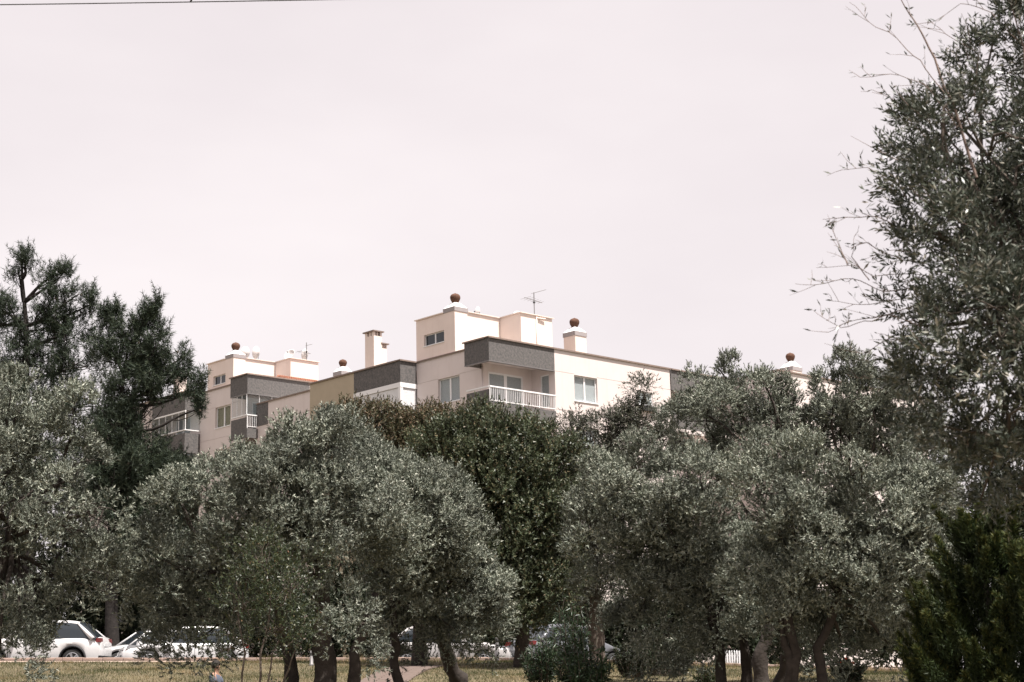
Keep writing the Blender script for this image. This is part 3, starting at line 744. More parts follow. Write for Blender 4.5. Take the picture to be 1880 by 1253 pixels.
def plant(name, label, cat, group, lobe_list, Y, stems_px, leaf, seed, ntuft, rtuft, nspr, lspr, nleaf, llen, lwid, bark='bark', up=.45, shell=.62, splay=.9,
          droop=0.0, ntwig=60, r_twig=.012, fold=-1, r0=.2, r1=.1, bias=0.0, lim=1.0, crown='crown'):
    rng = np.random.default_rng(seed)
    L = lobes_px(lobe_list, Y, .55 * rtuft + .35 * lspr)
    stems = []
    for st in stems_px:
        pts = []
        for k, s in enumerate(st[0]):
            p = at(s[0], s[1], Y + (s[2] if len(s) > 2 else 0))
            if k == 0: p[2] = gz(p[0], p[1]) - .15
            pts.append(p)
        stems.append((pts, st[1] if len(st) > 1 else r0, st[2] if len(st) > 2 else r1))
    b0 = stems[0][0][0]
    root = empty(name, (b0[0], b0[1], gz(b0[0], b0[1]))); tag(root, label, cat, group)
    off = -np.array(root.location)
    pos, ld, ll, lw, cl, info = sprays(L, ntuft, rtuft, nspr, lspr, nleaf, llen, lwid, rng, up, shell, splay, droop, lambda x, y: ground(x, y) + .03)
    rnd = np.clip(rng.beta(1.6, 2.2, len(pos)) + bias, 0, 1)
    me = leaf_mesh(crown, pos + off, ld, ll, lw, rng, rnd, cl, fold, info[5])
    link(crown, me, M[leaf], root)
    L2 = L.copy(); L2[:, :3] += off
    wood(root, [([p + off for p in pts], a, b_) for pts, a, b_ in stems], L2, info[0] + off, rng, M[bark], r_twig, ntwig, lim=lim)
    return root, info

OL = dict(rtuft=.60, lspr=.15, nleaf=13, llen=.064, lwid=.024, up=.4, cat='tree', group='olive trees in the park', leaf='olive_leaf')
def olive(label, lobes, Y, stems, seed, n, **k):
    # upper boughs overhang towards the park, the skirts hang further back
    y0, y1 = min(e[1] for e in lobes), max(e[1] for e in lobes)
    lobes = [(e[0], e[1], e[2], e[3], (e[4] if len(e) > 4 else 0) + (-1.0 + 2.2 * ((e[1] - y0) / (y1 - y0)) ** 1.1)) for e in lobes]
    a = dict(OL); a.update(k)
    return plant('olive_tree', label, a.pop('cat'), a.pop('group'), lobes, Y, stems, a.pop('leaf'), seed, a.pop('ntuft', int(n / 4700)), a.pop('rtuft'), int(n / 13), a.pop('lspr'), a.pop('nleaf'), a.pop('llen'), a.pop('lwid'), **a)
# left edge
olive('silvery olive tree at the left edge, its crown drooping over the white cars',
      [(40, 745, 75, 90), (145, 790, 80, 100, .4), (60, 900, 150, 130, -.5), (190, 935, 62, 62, -.3), (105, 1060, 125, 120, -.2), (-90, 900, 150, 260), (25, 1165, 75, 62, -.4), (-40, 720, 80, 80, .3), (20, 830, 90, 80, .2), (130, 880, 80, 70), (60, 1185, 70, 50, -.3), (110, 1130, 70, 50, -.2), (40, 1150, 90, 60, -1.6), (0, 1195, 70, 45, -1.8)],
      30, [([(-40, 1330), (-30, 1150), (20, 960)], .22, .10)], 11, 235000)
# middle pair
olive('broad silvery olive tree with thick dark trunk left of centre',
      [(335, 925, 68, 65), (325, 1045, 85, 75, -.5), (445, 910, 80, 75, .3), (590, 850, 88, 85), (530, 950, 140, 130, -.8), (640, 1145, 66, 55, -2.9), (640, 960, 110, 100, -.6), (400, 1125, 95, 65, -.3), (450, 990, 90, 80, -.6), (370, 1172, 75, 42, -.3), (470, 1160, 70, 45), (290, 1120, 50, 40)],
      31, [([(600, 1330), (592, 1190), (590, 1090), (560, 980)], .24, .12), ([(535, 1330, .6), (528, 1190, .6), (500, 1050)], .17, .08), ([(640, 1325), (650, 1200), (690, 1090)], .15, .07)], 12, 265000)
olive('silvery olive tree right of the thick trunk, with leaning flared trunk',
      [(690, 890, 85, 80, .3), (812, 950, 78, 82), (760, 985, 115, 100, -.7), (850, 1035, 75, 85, -.3), (800, 1100, 115, 75, -.3), (885, 1095, 50, 70), (700, 1060, 80, 70), (780, 1180, 100, 45, -.2), (870, 1160, 70, 40), (700, 1190, 55, 40, -.3)],
      33, [([(842, 1268, 3), (826, 1215, 2.6), (808, 1150, 1.6), (790, 1080, .5), (780, 1000)], .19, .10), ([(730, 1300), (728, 1190), (720, 1080)], .12, .06)], 13, 230000)
# right group
olive('tall rear olive tree whose top hides the right block',
      [(1300, 748, 72, 80), (1258, 745, 48, 55), (1250, 810, 50, 55), (1385, 742, 75, 72), (1490, 790, 70, 65, .4), (1550, 748, 70, 70), (1610, 745, 75, 70), (1670, 770, 70, 70), (1590, 805, 80, 70, -.3), (1440, 765, 50, 45), (1500, 738, 40, 40), (1585, 698, 50, 45), (1640, 705, 55, 45), (1335, 698, 50, 45), (1400, 700, 38, 42), (1540, 694, 45, 45), (1285, 700, 42, 45), (1560, 730, 60, 50), (1640, 800, 95, 95), (1420, 850, 130, 100, -.6), (1560, 880, 110, 100, -.4), (1280, 850, 85, 80, -.3), (1690, 880, 75, 90)],
      36, [([(1400, 1300), (1405, 1180), (1440, 1000), (1450, 900)], .17, .09), ([(1430, 1300, .4), (1450, 1160), (1540, 1000), (1560, 900)], .15, .08)], 14, 285000, ntuft=105, rtuft=.44)
olive('low spreading olive tree right of the green tree, with two slim trunks',
      [(1120, 900, 75, 65), (1200, 850, 60, 60, .4), (1240, 950, 100, 95, -.4), (1130, 1000, 80, 80), (1200, 1075, 110, 85, -.3), (1320, 1050, 100, 100, -.5), (1290, 900, 60, 65, -.6), (1170, 1172, 85, 50), (1290, 1168, 85, 45, .3)],
      32, [([(1330, 1310), (1322, 1200), (1305, 1120), (1260, 1000)], .13, .07), ([(1372, 1310, .3), (1368, 1200), (1375, 1120), (1330, 1020)], .12, .06)], 15, 210000)
olive('front olive tree at right with clustered stems beside the cypress',
      [(1400, 880, 58, 70, -.2), (1480, 950, 85, 95, -.4), (1600, 970, 95, 95, -.2), (1690, 945, 66, 75), (1545, 1075, 125, 95, -.5), (1670, 1070, 75, 95), (1420, 1075, 95, 85, -.3), (1620, 1160, 85, 65), (1580, 860, 40, 60, -.3), (1470, 860, 45, 50), (1430, 1168, 85, 45, .2), (1540, 1185, 90, 45), (1660, 1195, 70, 45)],
      30, [([(1470, 1310), (1462, 1200), (1450, 1100), (1470, 980)], .105, .07), ([(1500, 1310, .2), (1500, 1190), (1540, 1080)], .115, .07), ([(1436, 1310, .2), (1448, 1200), (1420, 1100)], .085, .05)], 16, 260000)

# broad-leaved trees behind the olives
BG = dict(cat='tree', group='broad-leaved trees behind the olives', rtuft=.40, lspr=.36, nleaf=12, llen=.095, lwid=.042)
plant('broadleaf_tree', 'rusty brown tree top below the white roller shutters', 'tree', BG['group'],
      [(640, 785, 55, 35), (715, 800, 70, 45), (790, 798, 70, 45, -.3), (760, 850, 95, 70), (670, 850, 80, 70), (835, 785, 35, 35), (860, 860, 80, 80)],
      47, [([(770, 1260), (765, 1050), (760, 900)], .20, .11)], 'rust_leaf', 21, 110, .50, 9500, .36, 12, .085, .045, up=.6)
plant('broadleaf_tree', 'dark green leafy tree below the corner balcony, in the gap between the olives', 'tree', BG['group'],
      [(880, 802, 65, 50), (950, 822, 60, 52), (1010, 842, 50, 50), (820, 850, 70, 70), (840, 950, 70, 70), (1030, 940, 50, 70), (1010, 1030, 60, 60),  (915, 880, 100, 85), (975, 960, 70, 90), (930, 1000, 90, 100), (985, 1080, 75, 75), (940, 1120, 80, 60), (1000, 870, 50, 60)],
      45, [([(960, 1250), (955, 1120), (940, 960)], .20, .11)], 'green_leaf', 22, 170, .50, 15000, .36, 12, .085, .05, up=.45)
plant('gum_tree', 'sparse drooping grey-green tree in front of the bright right facade', 'tree', None,
      [(1065, 810, 50, 45), (1120, 800, 55, 50), (1185, 735, 30, 38), (1175, 800, 50, 55), (1210, 830, 35, 45), (1050, 890, 60, 70), (1120, 880, 70, 60), (1070, 1000, 55, 80), (1085, 1090, 60, 55)],
      49, [([(1096, 1240), (1094, 1130), (1085, 1000), (1100, 880)], .26, .10)], 'gum_leaf', 23, 80, .50, 8200, .50, 11, .11, .030, bark='bark_pale', up=.1, droop=.5, ntwig=220, r_twig=.022, splay=.7)

plant('dark_tree', 'dense dark tree behind the near olive, closing the view at the right edge', 'tree', None,
      [(1790, 930, 120, 110), (1900, 900, 120, 130), (1720, 1040, 90, 90), (1850, 1060, 130, 100), (1960, 1020, 120, 140)], 44,
      [([(1830, 1250), (1830, 1100), (1840, 960)], .2, .1)], 'dark_leaf', 24, 90, .6, 9000, .36, 12, .09, .05)
# far evergreen shrubs that close the view behind the street
far = [(60, 1060, 120, 90, 66, 'dark evergreen bush behind the white off-roader at the far left'),
       (235, 1075, 95, 80, 64, 'dark evergreen bush behind the street lantern'),
       (400, 1060, 110, 90, 68, 'dark evergreen bush behind the white hatchback'),
       (620, 1040, 130, 110, 69, 'dark evergreen bush behind the thick olive trunk'),
       (850, 1080, 110, 90, 66, 'dark evergreen bush behind the pearl car'),
       (1010, 1090, 90, 85, 64, 'dark evergreen bush behind the grey car'),
       (1240, 1080, 110, 80, 67, 'dark evergreen bush behind the two slim olive trunks'),
       (1440, 1050, 130, 110, 70, 'dark evergreen bush behind the clustered stems'),
       (1660, 1040, 130, 110, 68, 'dark evergreen bush behind the cypress side of the street')]
for i, (px, py, rx, ry, Y, lab) in enumerate(far):
    plant('evergreen_bush', lab, 'bush', 'dark evergreen bushes across the street',
          [(px, py, rx, ry), (px - rx * .5, py + ry * .5, rx * .6, ry * .6), (px + rx * .5, py + ry * .5, rx * .6, ry * .6), (px, py + ry, rx * .8, ry * .6)], Y,
          [([(px, 1225), (px, py + 20)], .15, .08)], 'dark_leaf', 40 + i, 70, .6, 2300, .45, 10, .17, .085, ntwig=10)

# ------------------------------------------------------------------ pines
def pine(label, lobe_list, Y, base, trunk, seed, ntip, extra=()):
    rng = np.random.default_rng(seed)
    L = lobes_px(lobe_list, Y)
    tp = [at(*t, Y) for t in trunk]; tp[0][2] = gz(tp[0][0], tp[0][1]) - .2
    root = empty('pine_tree', (tp[0][0], tp[0][1], gz(tp[0][0], tp[0][1]))); tag(root, label, 'tree', 'pines behind the left olive')
    off = -np.array(root.location)
    area = L[:, 3] * L[:, 5]; wch = rng.choice(len(L), ntip, p=area / area.sum()); Lb = L[wch]
    nc = ntip // 10
    cw = rng.choice(len(L), nc, p=area / area.sum()); co_ = rdir(nc, rng); CC = L[cw, :3] + co_ * L[cw, 3:6] * (rng.random(nc) ** .42)[:, None]
    ci = rng.integers(0, nc, ntip); wch = cw[ci]; o = unit(rdir(ntip, rng) + .4 * co_[ci])
    T = CC[ci] + rdir(ntip, rng) * (.30 * rng.random(ntip) ** .5)[:, None] * (1, 1, 1.6)
    sh = unit(o * .55 + np.array([0, 0, .85]) + .35 * rng.normal(size=(ntip, 3)))
    nn = 26
    k = np.repeat(np.arange(ntip), nn); n = len(k)
    tpar = rng.random(n)
    pos = T[k] + sh[k] * (tpar * .50 - .15)[:, None]
    nd = unit(sh[k] * .75 + rdir(n, rng) * .95)
    ln = rng.uniform(.13, .24, n)
    side = unit(np.cross(nd, rdir(n, rng))) * .011
    V = np.stack([pos - side, pos + side, pos + nd * ln[:, None]], 1).reshape(-1, 3) + off
    me = fast_mesh('crown', V, np.arange(n * 3).reshape(n, 3), {'rnd': np.clip(rng.beta(1.6, 2, n), 0, 1), 'clump': (.6 * rng.random(nc)[ci] + .4 * rng.random(ntip))[k]})
    link('crown', me, M['pine_needle'], root)
    mb = MB(); P = []
    for a, b_ in zip(tp[:-1], tp[1:]): P += bend(a + off, b_ + off, 4, .02, rng)[:-1]
    P.append(tp[-1] + off); n_ = len(P)
    mb.tube(P, [.30 * (1 - .88 * i / (n_ - 1)) for i in range(n_)], 9)
    PA = np.array(P)
    ends = []
    for l in L:
        c = l[:3] + off
        cand = [i for i in range(n_) if PA[i, 2] < c[2] - .3] or [0]
        hd_ = np.linalg.norm(PA[:, :2] - c[:2], axis=1); j = min(cand, key=lambda i: abs(PA[i, 2] - (c[2] - .3 - .15 * hd_[i])))
        q = bend(PA[j], c, 6, .05, rng, -.04); mb.tube(q, [.085 * (1 - .7 * i / 6) for i in range(7)], 6); ends.append(q)
    C = L[:, :3] + off
    for i in rng.choice(ntip, min(420, ntip), replace=False):
        q = ends[wch[i]]; st = q[int(rng.integers(2, 7))]
        b_ = bend(st, T[i] + off, 3, .09, rng, -.08); mb.tube(b_, [.028, .022, .016, .010], 4, False)
    mb.build('trunk', M['bark_pine'], root, True)
    cn = MB()
    for i in rng.choice(ntip, 60, replace=False):
        p = T[i] + off - sh[i] * .15; cn.lathe([(.01, 0), (.045, .03), (.04, .07), (.008, .11)], p, 6)
    cb = cn.build('cones', M['cone'], root); cb['kind'] = 'stuff'
    return root
pine('taller pine at the far left whose two candle-like tops stand against the sky',
     [(33, 500, 22, 42), (50, 480, 14, 28), (100, 515, 32, 42), (122, 500, 12, 25), (5, 570, 40, 55), (95, 570, 48, 35), (145, 540, 26, 30), (165, 560, 16, 22), (40, 600, 60, 45), (120, 610, 60, 40), (45, 660, 90, 45), (140, 670, 60, 42), (-70, 580, 70, 90), (-60, 700, 90, 70), (80, 720, 110, 50), (170, 740, 60, 55), (40, 800, 110, 60), (110, 880, 100, 70), (20, 900, 90, 70)],
     64, 0, [(60, 1225), (55, 900), (48, 640), (40, 470)], 31, 5800)
pine('spreading pine in front of the farther block, long arm of needles reaching right',
     [(203, 585, 20, 26), (230, 610, 28, 30), (270, 592, 28, 26), (288, 565, 14, 18), (195, 640, 32, 35), (245, 655, 48, 32), (285, 640, 32, 28), (310, 610, 13, 18), (222, 705, 50, 40), (280, 695, 48, 36), (325, 680, 30, 20), (335, 655, 14, 18), (330, 722, 42, 18), (362, 715, 18, 30), (372, 748, 14, 18), (230, 768, 45, 38), (285, 728, 30, 20), (205, 800, 60, 60), (250, 850, 70, 60), (300, 860, 55, 35), (340, 870, 45, 28), (190, 900, 70, 70), (270, 930, 70, 60), (330, 910, 40, 35), (200, 990, 55, 50), (255, 1000, 50, 40)],
     60, 0, [(208, 1225), (205, 1060), (215, 850), (235, 640)], 32, 6800)

# ------------------------------------------------------------------ clipped hedge across the street
for i, (px, w_, top, lab) in enumerate([(-40, 150, 1120, 'dark hedge stretch at the far left behind the cars'), (210, 150, 1120, 'dark hedge stretch behind the street lantern'),
        (470, 160, 1110, 'dark hedge stretch behind the sapling'), (740, 160, 1115, 'dark hedge stretch behind the pearl car'), (1000, 140, 1110, 'dark hedge stretch behind the grey car'),
        (1240, 140, 1130, 'dark hedge stretch left of the white picket gate'), (1500, 160, 1120, 'dark hedge stretch right of the white picket gate'), (1780, 170, 1120, 'dark hedge stretch at the far right beyond the cypress')]):
    plant('hedge', lab, 'hedge', 'hedge across the street', [(px - w_ * .55, (top + 1225) / 2, w_ * .55, 62), (px + w_ * .45, (top + 1225) / 2, w_ * .55, 62), (px, top + 25, w_ * .7, 36)], 63.5,
          [([(px, 1225), (px, 1180)], .10, .06)], 'dark_leaf', 60 + i, 70, .5, 2000, .40, 10, .17, .09, ntwig=6)

# ------------------------------------------------------------------ cypress pair at the right
def cypress(label, px, top, Y, rad, seed, n, lean=0.0):
    rng = np.random.default_rng(seed)
    tip = at(px, top, Y); g = gz(tip[0], Y); H = tip[2] - g
    root = empty('cypress', (tip[0], Y, g)); tag(root, label, 'conifer', 'clipped cypresses at the right edge')
    MB().tube([(0, 0, -.1), (0, 0, H * .5), (0, 0, H * .92)], [.07, .05, .015], 8).build('trunk', M['bark'], root, True)
    nt_ = 130; h = rng.random(nt_) ** .8; th = rng.random(nt_) * 2 * math.pi
    r = rad * np.clip(1.06 - h, .03, 1) ** .62 * np.where(h < .12, .75 + h * 2, 1) * rng.uniform(.45, 1.08, nt_)
    C = np.stack([r * np.cos(th), r * np.sin(th), .02 + h * (H - .25)], -1)
    ti = rng.integers(0, nt_, n)
    axis = unit(np.stack([np.cos(th) * .5, np.sin(th) * .5, np.full(nt_, 1.)], -1) + .15 * rng.normal(size=(nt_, 3)))
    tq = rng.random(n); wid = .15 * (rad / .8) ** .5 * (1.05 - tq) * rng.uniform(.7, 1.2, nt_)[ti]
    pos = C[ti] + axis[ti] * (tq * .42 * rng.uniform(.7, 1.3, nt_)[ti])[:, None] + rdir(n, rng) * (wid * rng.random(n) ** .4)[:, None]
    d = unit(axis[ti] * .9 + .8 * rdir(n, rng))
    tipy = np.clip(.15 + .75 * tq + .2 * rng.normal(size=n), 0, 1)
    ll = rng.uniform(.03, .075, n); side = unit(np.cross(d, rdir(n, rng))); W = (ll * .12)[:, None]
    V = np.stack([pos - side * W, pos + d * ll[:, None], pos + side * W], 1).reshape(-1, 3)
    me = fast_mesh('crown', V, np.arange(n * 3).reshape(n, 3), {'rnd': tipy * rng.uniform(.5, 1, n), 'clump': rng.random(nt_)[ti]})
    link('crown', me, M['thuja_leaf'], root)
    return root
cypress('larger dark green cypress with yellowish tips in the lower right corner', 1800, 945, 17.0, .80, 71, 170000)
cypress('smaller cypress tucked left of the larger one in the lower right', 1722, 1075, 17.6, .36, 72, 60000)
cypress('dark cypress cut by the right edge of the picture', 1905, 1000, 16.2, .55, 73, 70000)

# ------------------------------------------------------------------ near olive at the right
def near_olive():
    Y0 = 10.8; rng = np.random.default_rng(81)
    lob = [(1815, 290, 190, 150, .0), (1790, 470, 190, 140, -.3), (1830, 640, 200, 150, -.6), (1730, 705, 90, 90, .2), (1850, 800, 170, 110, -.5), (1900, 130, 110, 100, .2),
           (1720, 250, 90, 90, .4), (1690, 425, 70, 70, .3), (1760, 830, 70, 60, .1), (1870, 900, 150, 80, .2), (1680, 590, 35, 35, .4), (1800, 920, 110, 70, .3), (1760, 560, 120, 110, .4), (1860, 440, 130, 120, .3), (1790, 150, 85, 70, .2), (1710, 165, 60, 55, .3), (1890, 50, 80, 80, .3), (1825, 70, 75, 75, .2), (1690, 290, 50, 55, .4), (1665, 450, 45, 45, .4), (1690, 340, 70, 70, .3),
           (2050, 200, 230, 220, .4), (2150, 520, 300, 240, .0), (2100, 780, 260, 180, .3), (2320, 350, 260, 260, .5), (2050, 500, 260, 260, 1.5), (2200, 650, 260, 200, -1.3)]
    L = lobes_px(lob, Y0, .13)
    base = at(2080, 1250, Y0 + .3); base[2] = gz(base[0], base[1])
    root = empty('olive_tree', tuple(base)); tag(root, 'near olive tree filling the right edge, with large leaves and bare arching twigs', 'tree', 'olive trees in the park')
    off = -base
    pos, ld, ll, lw, cl, info = sprays(L, 380, .20, 20000, .18, 12, .060, .0150, rng, .3, .40, .75, .10, None, .16, 4)
    # twigs reaching out of the crown towards the sky, authored along the photograph's branches
    tw = [[(1790, 330), (1745, 190), (1705, 95), (1672, 35), (1640, -20)], [(1735, 180), (1690, 110), (1640, 70), (1600, 40), (1560, 5)], [(1760, 240), (1700, 160), (1650, 140), (1580, 142)],
          [(1900, 330), (1885, 160), (1868, 60), (1850, -30)], [(1872, 80), (1820, 20), (1760, 5), (1700, 45)], [(1868, 40), (1830, -20), (1790, -40)], [(1850, 160), (1790, 90), (1730, 60), (1710, 40)],
          [(1800, 520), (1700, 510), (1600, 515), (1565, 490), (1495, 490)], [(1720, 515), (1620, 530), (1560, 510), (1500, 530), (1460, 515)], [(1700, 560), (1600, 590), (1540, 600), (1500, 580)],
          [(1740, 540), (1650, 545), (1580, 560), (1518, 560)], [(1700, 640), (1640, 620), (1590, 650), (1530, 640)], [(1660, 420), (1600, 395), (1540, 400), (1512, 405)], [(1650, 330), (1600, 310), (1555, 312)],
          [(1760, 720), (1690, 690), (1620, 700), (1560, 690)], [(1600, 515), (1570, 470), (1567, 440)], [(1560, 490), (1545, 460), (1530, 425)], [(1700, 250), (1640, 190), (1600, 170)],
          [(1820, 160), (1780, 110), (1755, 70)], [(1770, 260), (1800, 170), (1830, 110)], [(1840, 240), (1870, 180), (1900, 120)], [(1660, 480), (1600, 455), (1570, 460)], [(1690, 600), (1630, 575), (1560, 590), (1520, 610)]]
    tws = MB(); P_, D_, LL_, LW_ = [], [], [], []
    for ci, c in enumerate(tw):
        y = Y0 + rng.uniform(-.25, .45)
        pts = [at(p[0] + rng.normal() * 4, p[1] + rng.normal() * 4, y + .06 * k) for k, p in enumerate(c)]
        sm = []
        for a, b_ in zip(pts[:-1], pts[1:]): sm += bend(a, b_, 4, .035, rng)[:-1]
        sm.append(pts[-1]); n = len(sm); r0 = .011 if ci in (0, 3) else .0034
        tws.tube([p + off for p in sm], [r0 * (1 - .8 * i / (n - 1)) + .0008 for i in range(n)], 5, False)
        for i in range(2, n):
            if rng.random() < .55:
                q = sm[i]; dd = unit(np.array(sm[min(i + 1, n - 1)] - sm[i - 1])) * .6 + rdir(1, rng)[0] * .6 + np.array([0, 0, .25])
                e = q + unit(dd) * rng.uniform(.06, .26)
                tws.tube([q + off, (q + e) / 2 + off + rdir(1, rng)[0] * .01, e + off], [.0022, .0016, .0009], 4, False)
                m_ = int(rng.integers(1, 6))
                for t_ in rng.random(m_): P_.append(q + (e - q) * t_); D_.append(unit(unit(e - q) * .7 + rdir(1, rng)[0] * .7)); LL_.append(rng.uniform(.04, .07)); LW_.append(rng.uniform(.010, .015))
    # bare hair-thin shoots all along the crown's edge
    for i in rng.choice(len(info[2]), 420, replace=False):
        q = info[2][i]; e = q + info[3][i] * rng.uniform(.18, .42) + rdir(1, rng)[0] * .05
        tws.tube([q + off, (q + e) / 2 + off + rdir(1, rng)[0] * .02, e + off], [.0035, .0022, .001], 4, False)
    tws.build('twigs', M['twig'], root, True)['kind'] = 'stuff'
    pos = np.vstack([pos, P_]); ld = np.vstack([ld, D_]); ll = np.concatenate([ll, LL_]); lw = np.concatenate([lw, LW_]); cl = np.concatenate([cl, rng.random(len(P_))])
    rnd = np.clip(rng.beta(1.3, 2.2, len(pos)), 0, 1)
    # the 300 leaves that show largest stand as leaves of their own
    q = (pos - CAM) @ RC.T; px = 940 + FPX * q[:, 0] / q[:, 2]; py = 626.5 + FPX * q[:, 1] / q[:, 2]
    vis = (px > 1480) & (px < 1870) & (py > 10) & (py < 900)
    score = np.where(vis, ll / q[:, 2], 0); cand = np.argsort(-score)[:3000]; front = cand[np.argsort(q[cand, 2])[:300]]
    keep = np.ones(len(pos), bool); keep[front] = False
    me = leaf_mesh('foliage', pos[keep] + off, ld[keep], ll[keep], lw[keep], rng, rnd[keep], cl[keep], 0.0)
    o = link('foliage', me, M['olive_leaf_near'], root); o['kind'] = 'stuff'
    lm = []
    for k in range(6):
        z1 = np.zeros((1, 3)); m_ = leaf_mesh('leaf', z1, np.array([[0, 0, 1.0]]), np.array([1.0]), np.array([.24]), rng, np.array([k / 6 + .1]), np.array([.5]), .22); m_.materials.append(M['olive_leaf_near']); lm.append(m_)
    for i in front:
        o = link('leaf', lm[int(rng.integers(0, 6))], None, root)
        o.location = pos[i] + off; o.scale = (ll[i],) * 3
        e = Vector(ld[i]).to_track_quat('Z', 'Y'); o.rotation_euler = (e @ Matrix.Rotation(rng.random() * 6.28, 3, 'Z').to_quaternion()).to_euler()
    L2 = L.copy(); L2[:, :3] += off
    p1 = at(2060, 1000, Y0 + .2) + off; p2 = at(2000, 760, Y0) + off; p3 = at(2120, 620, Y0 + .3) + off
    wood(root, [([np.array([0, 0, -.1]), p1, p2, at(1930, 520, Y0) + off], .16, .045), ([p1, p3, at(2200, 400, Y0 + .4) + off], .11, .05)], L2, info[0] + off, rng, M['bark_pale'], .007, 240)
near_olive()

# ------------------------------------------------------------------ shrubs on the lawn
def cane_shrub(name, label, cat, px, topy, Y, width, seed, nst, leaf, llen, lwid, per, spread=.35, group=None, red=0.0):
    rng = np.random.default_rng(seed)
    tip = at(px, topy, Y); X = tip[0]; g = gz(X, Y); H = tip[2] - g
    root = empty(name, (X, Y, g)); tag(root, label, cat, group)
    st = MB(); P, D, LLn, W, C = [], [], [], [], []
    for k in range(nst):
        a = rng.random() * 6.283; rb_ = width * .25 * math.sqrt(rng.random()); rt = width * .5 * math.sqrt(rng.random())
        h = H * rng.uniform(.55, 1.0) * (1 - .35 * (rt / (width * .5)) ** 2)
        p = np.array([rb_ * math.cos(a), rb_ * math.sin(a), -.04]); q = np.array([rt * math.cos(a), rt * math.sin(a), h])
        pts = bend(p, q, 5, .05, rng); st.tube(pts, [.012 * (1 - .12 * i) for i in range(6)], 5, False)
        n = per; t_ = rng.uniform(.22, 1.0, n); c = rng.random()
        for t1 in t_:
            i = min(4, int(t1 * 5)); pp = pts[i] + (pts[i + 1] - pts[i]) * (t1 * 5 - i)
            d = unit(unit(pts[i + 1] - pts[i]) * .55 + rdir(1, rng)[0] * .85)
            P.append(pp + d * .02); D.append(d); LLn.append(llen * rng.uniform(.6, 1.15)); W.append(lwid * rng.uniform(.75, 1.15)); C.append(c)
    st.build('stem', M['bark_pale'], root, True)
    n = len(P); me = leaf_mesh('foliage', np.array(P), np.array(D), np.array(LLn), np.array(W), rng, np.clip(rng.beta(1.5, 2.2, n) + red, 0, 1), np.array(C), .15)
    link('foliage', me, M[leaf], root)
    return root
cane_shrub('oleander', 'upright oleander shrub left of the pair, in front of the grey car', 'shrub', 990, 1150, 36, .85, 91, 34, 'oleander_leaf', .15, .03, 50, group='oleanders on the lawn')
cane_shrub('oleander', 'broader oleander shrub with pale leaf tips right of the pair', 'shrub', 1070, 1160, 32, 1.15, 92, 46, 'oleander_leaf', .16, .034, 55, group='oleanders on the lawn')
cane_shrub('oleander', 'tall thin oleander rising behind the pair up to the green tree', 'shrub', 1040, 1085, 40, 1.1, 93, 30, 'oleander_leaf', .15, .03, 55, group='oleanders on the lawn')
cane_shrub('low_shrub', 'rounded dark shrub on the lawn right of the oleanders', 'shrub', 1160, 1165, 40, 1.1, 94, 60, 'dark_leaf', .08, .035, 50, group='low shrubs on the lawn')
cane_shrub('low_shrub', 'wide dark shrub on the lawn left of the two slim trunks', 'shrub', 1225, 1160, 41, 1.7, 95, 80, 'dark_leaf', .08, .035, 50, group='low shrubs on the lawn')
cane_shrub('low_shrub', 'small green tuft beside the foot of the slim trunks', 'shrub', 1295, 1215, 36, .6, 96, 26, 'sapling_leaf', .06, .03, 40, group='low shrubs on the lawn')
cane_shrub('low_shrub', 'small leafy plant hiding the seated person from below', 'shrub', 392, 1227, 26, .9, 97, 52, 'sapling_leaf', .06, .03, 36, group='low shrubs on the lawn')
cane_shrub('low_shrub', 'small leafy plant at the foot of the sapling', 'shrub', 500, 1232, 25, .9, 98, 40, 'sapling_leaf', .06, .03, 36, group='low shrubs on the lawn')
fl = cane_shrub('flowering_shrub', 'dim shrub with a few orange-red blooms beneath the right olive', 'shrub', 1555, 1205, 38, 1.0, 99, 44, 'dark_leaf', .08, .035, 40)
for k, (dx, dz) in enumerate([(-.28, .42), (.02, .40), (-.12, .50)]):
    MB().lathe([(.005, 0), (.03, .02), (.045, .045), (.02, .05)], (0, 0, 0), 8).build('bloom', M['flower'], fl, True).location = (dx, -.5, dz)
plant('sapling', 'young green sapling with thin pale stems in front of the thick olive', 'tree', None,
      [(480, 1035, 55, 60), (530, 1085, 60, 65), (445, 1110, 45, 70), (500, 1160, 75, 60), (560, 1040, 28, 30), (440, 1040, 30, 40), (430, 1190, 50, 40), (545, 1190, 45, 40)], 24,
      [([(470, 1340), (478, 1200), (490, 1060)], .022, .010), ([(478, 1340, .1), (500, 1200), (535, 1080)], .018, .008), ([(466, 1340, -.1), (450, 1200), (440, 1090)], .018, .008), ([(485, 1340), (530, 1230), (560, 1130)], .016, .007)],
      'sapling_leaf', 101, 70, .22, 900, .26, 10, .050, .022, bark='bark_pale', ntwig=80, r_twig=.005, shell=.3)

# grass: blades over the lawn that shows
rng = np.random.default_rng(5)
n = 150000
gX = rng.uniform(-17, 14, n); gY = 30 + 21.9 * rng.random(n) ** 1.1
ok = ~((gX > -4.3 + .07 * (gY - 33)) & (gX < -3.1 + .07 * (gY - 33)) & (gY > 32.8) & (gY < 46.6)) & ~((gX < -9.6) & (gY > 49.6) & (rng.random(n) < .93))
gX, gY = gX[ok], gY[ok]; n = len(gX)
pn = np.sin(gX * 1.7 + 2 * np.sin(gY * .6)) * np.sin(gY * 1.1 + gX * .5)
tall = (gY > 50.6) & (gX > -11) & (np.sin(gX * 2.3) > -.2)
h = rng.uniform(.035, .10, n) * np.where(tall, 3.0, 1.0)
b0 = np.stack([gX, gY, ground(gX, gY) - .005], -1)
d = unit(np.stack([rng.normal(0, .35, n), rng.normal(0, .35, n), np.ones(n)], -1)); side = unit(np.cross(d, rdir(n, rng))) * .006
V = np.stack([b0 - side, b0 + side, b0 + d * h[:, None]], 1).reshape(-1, 3)
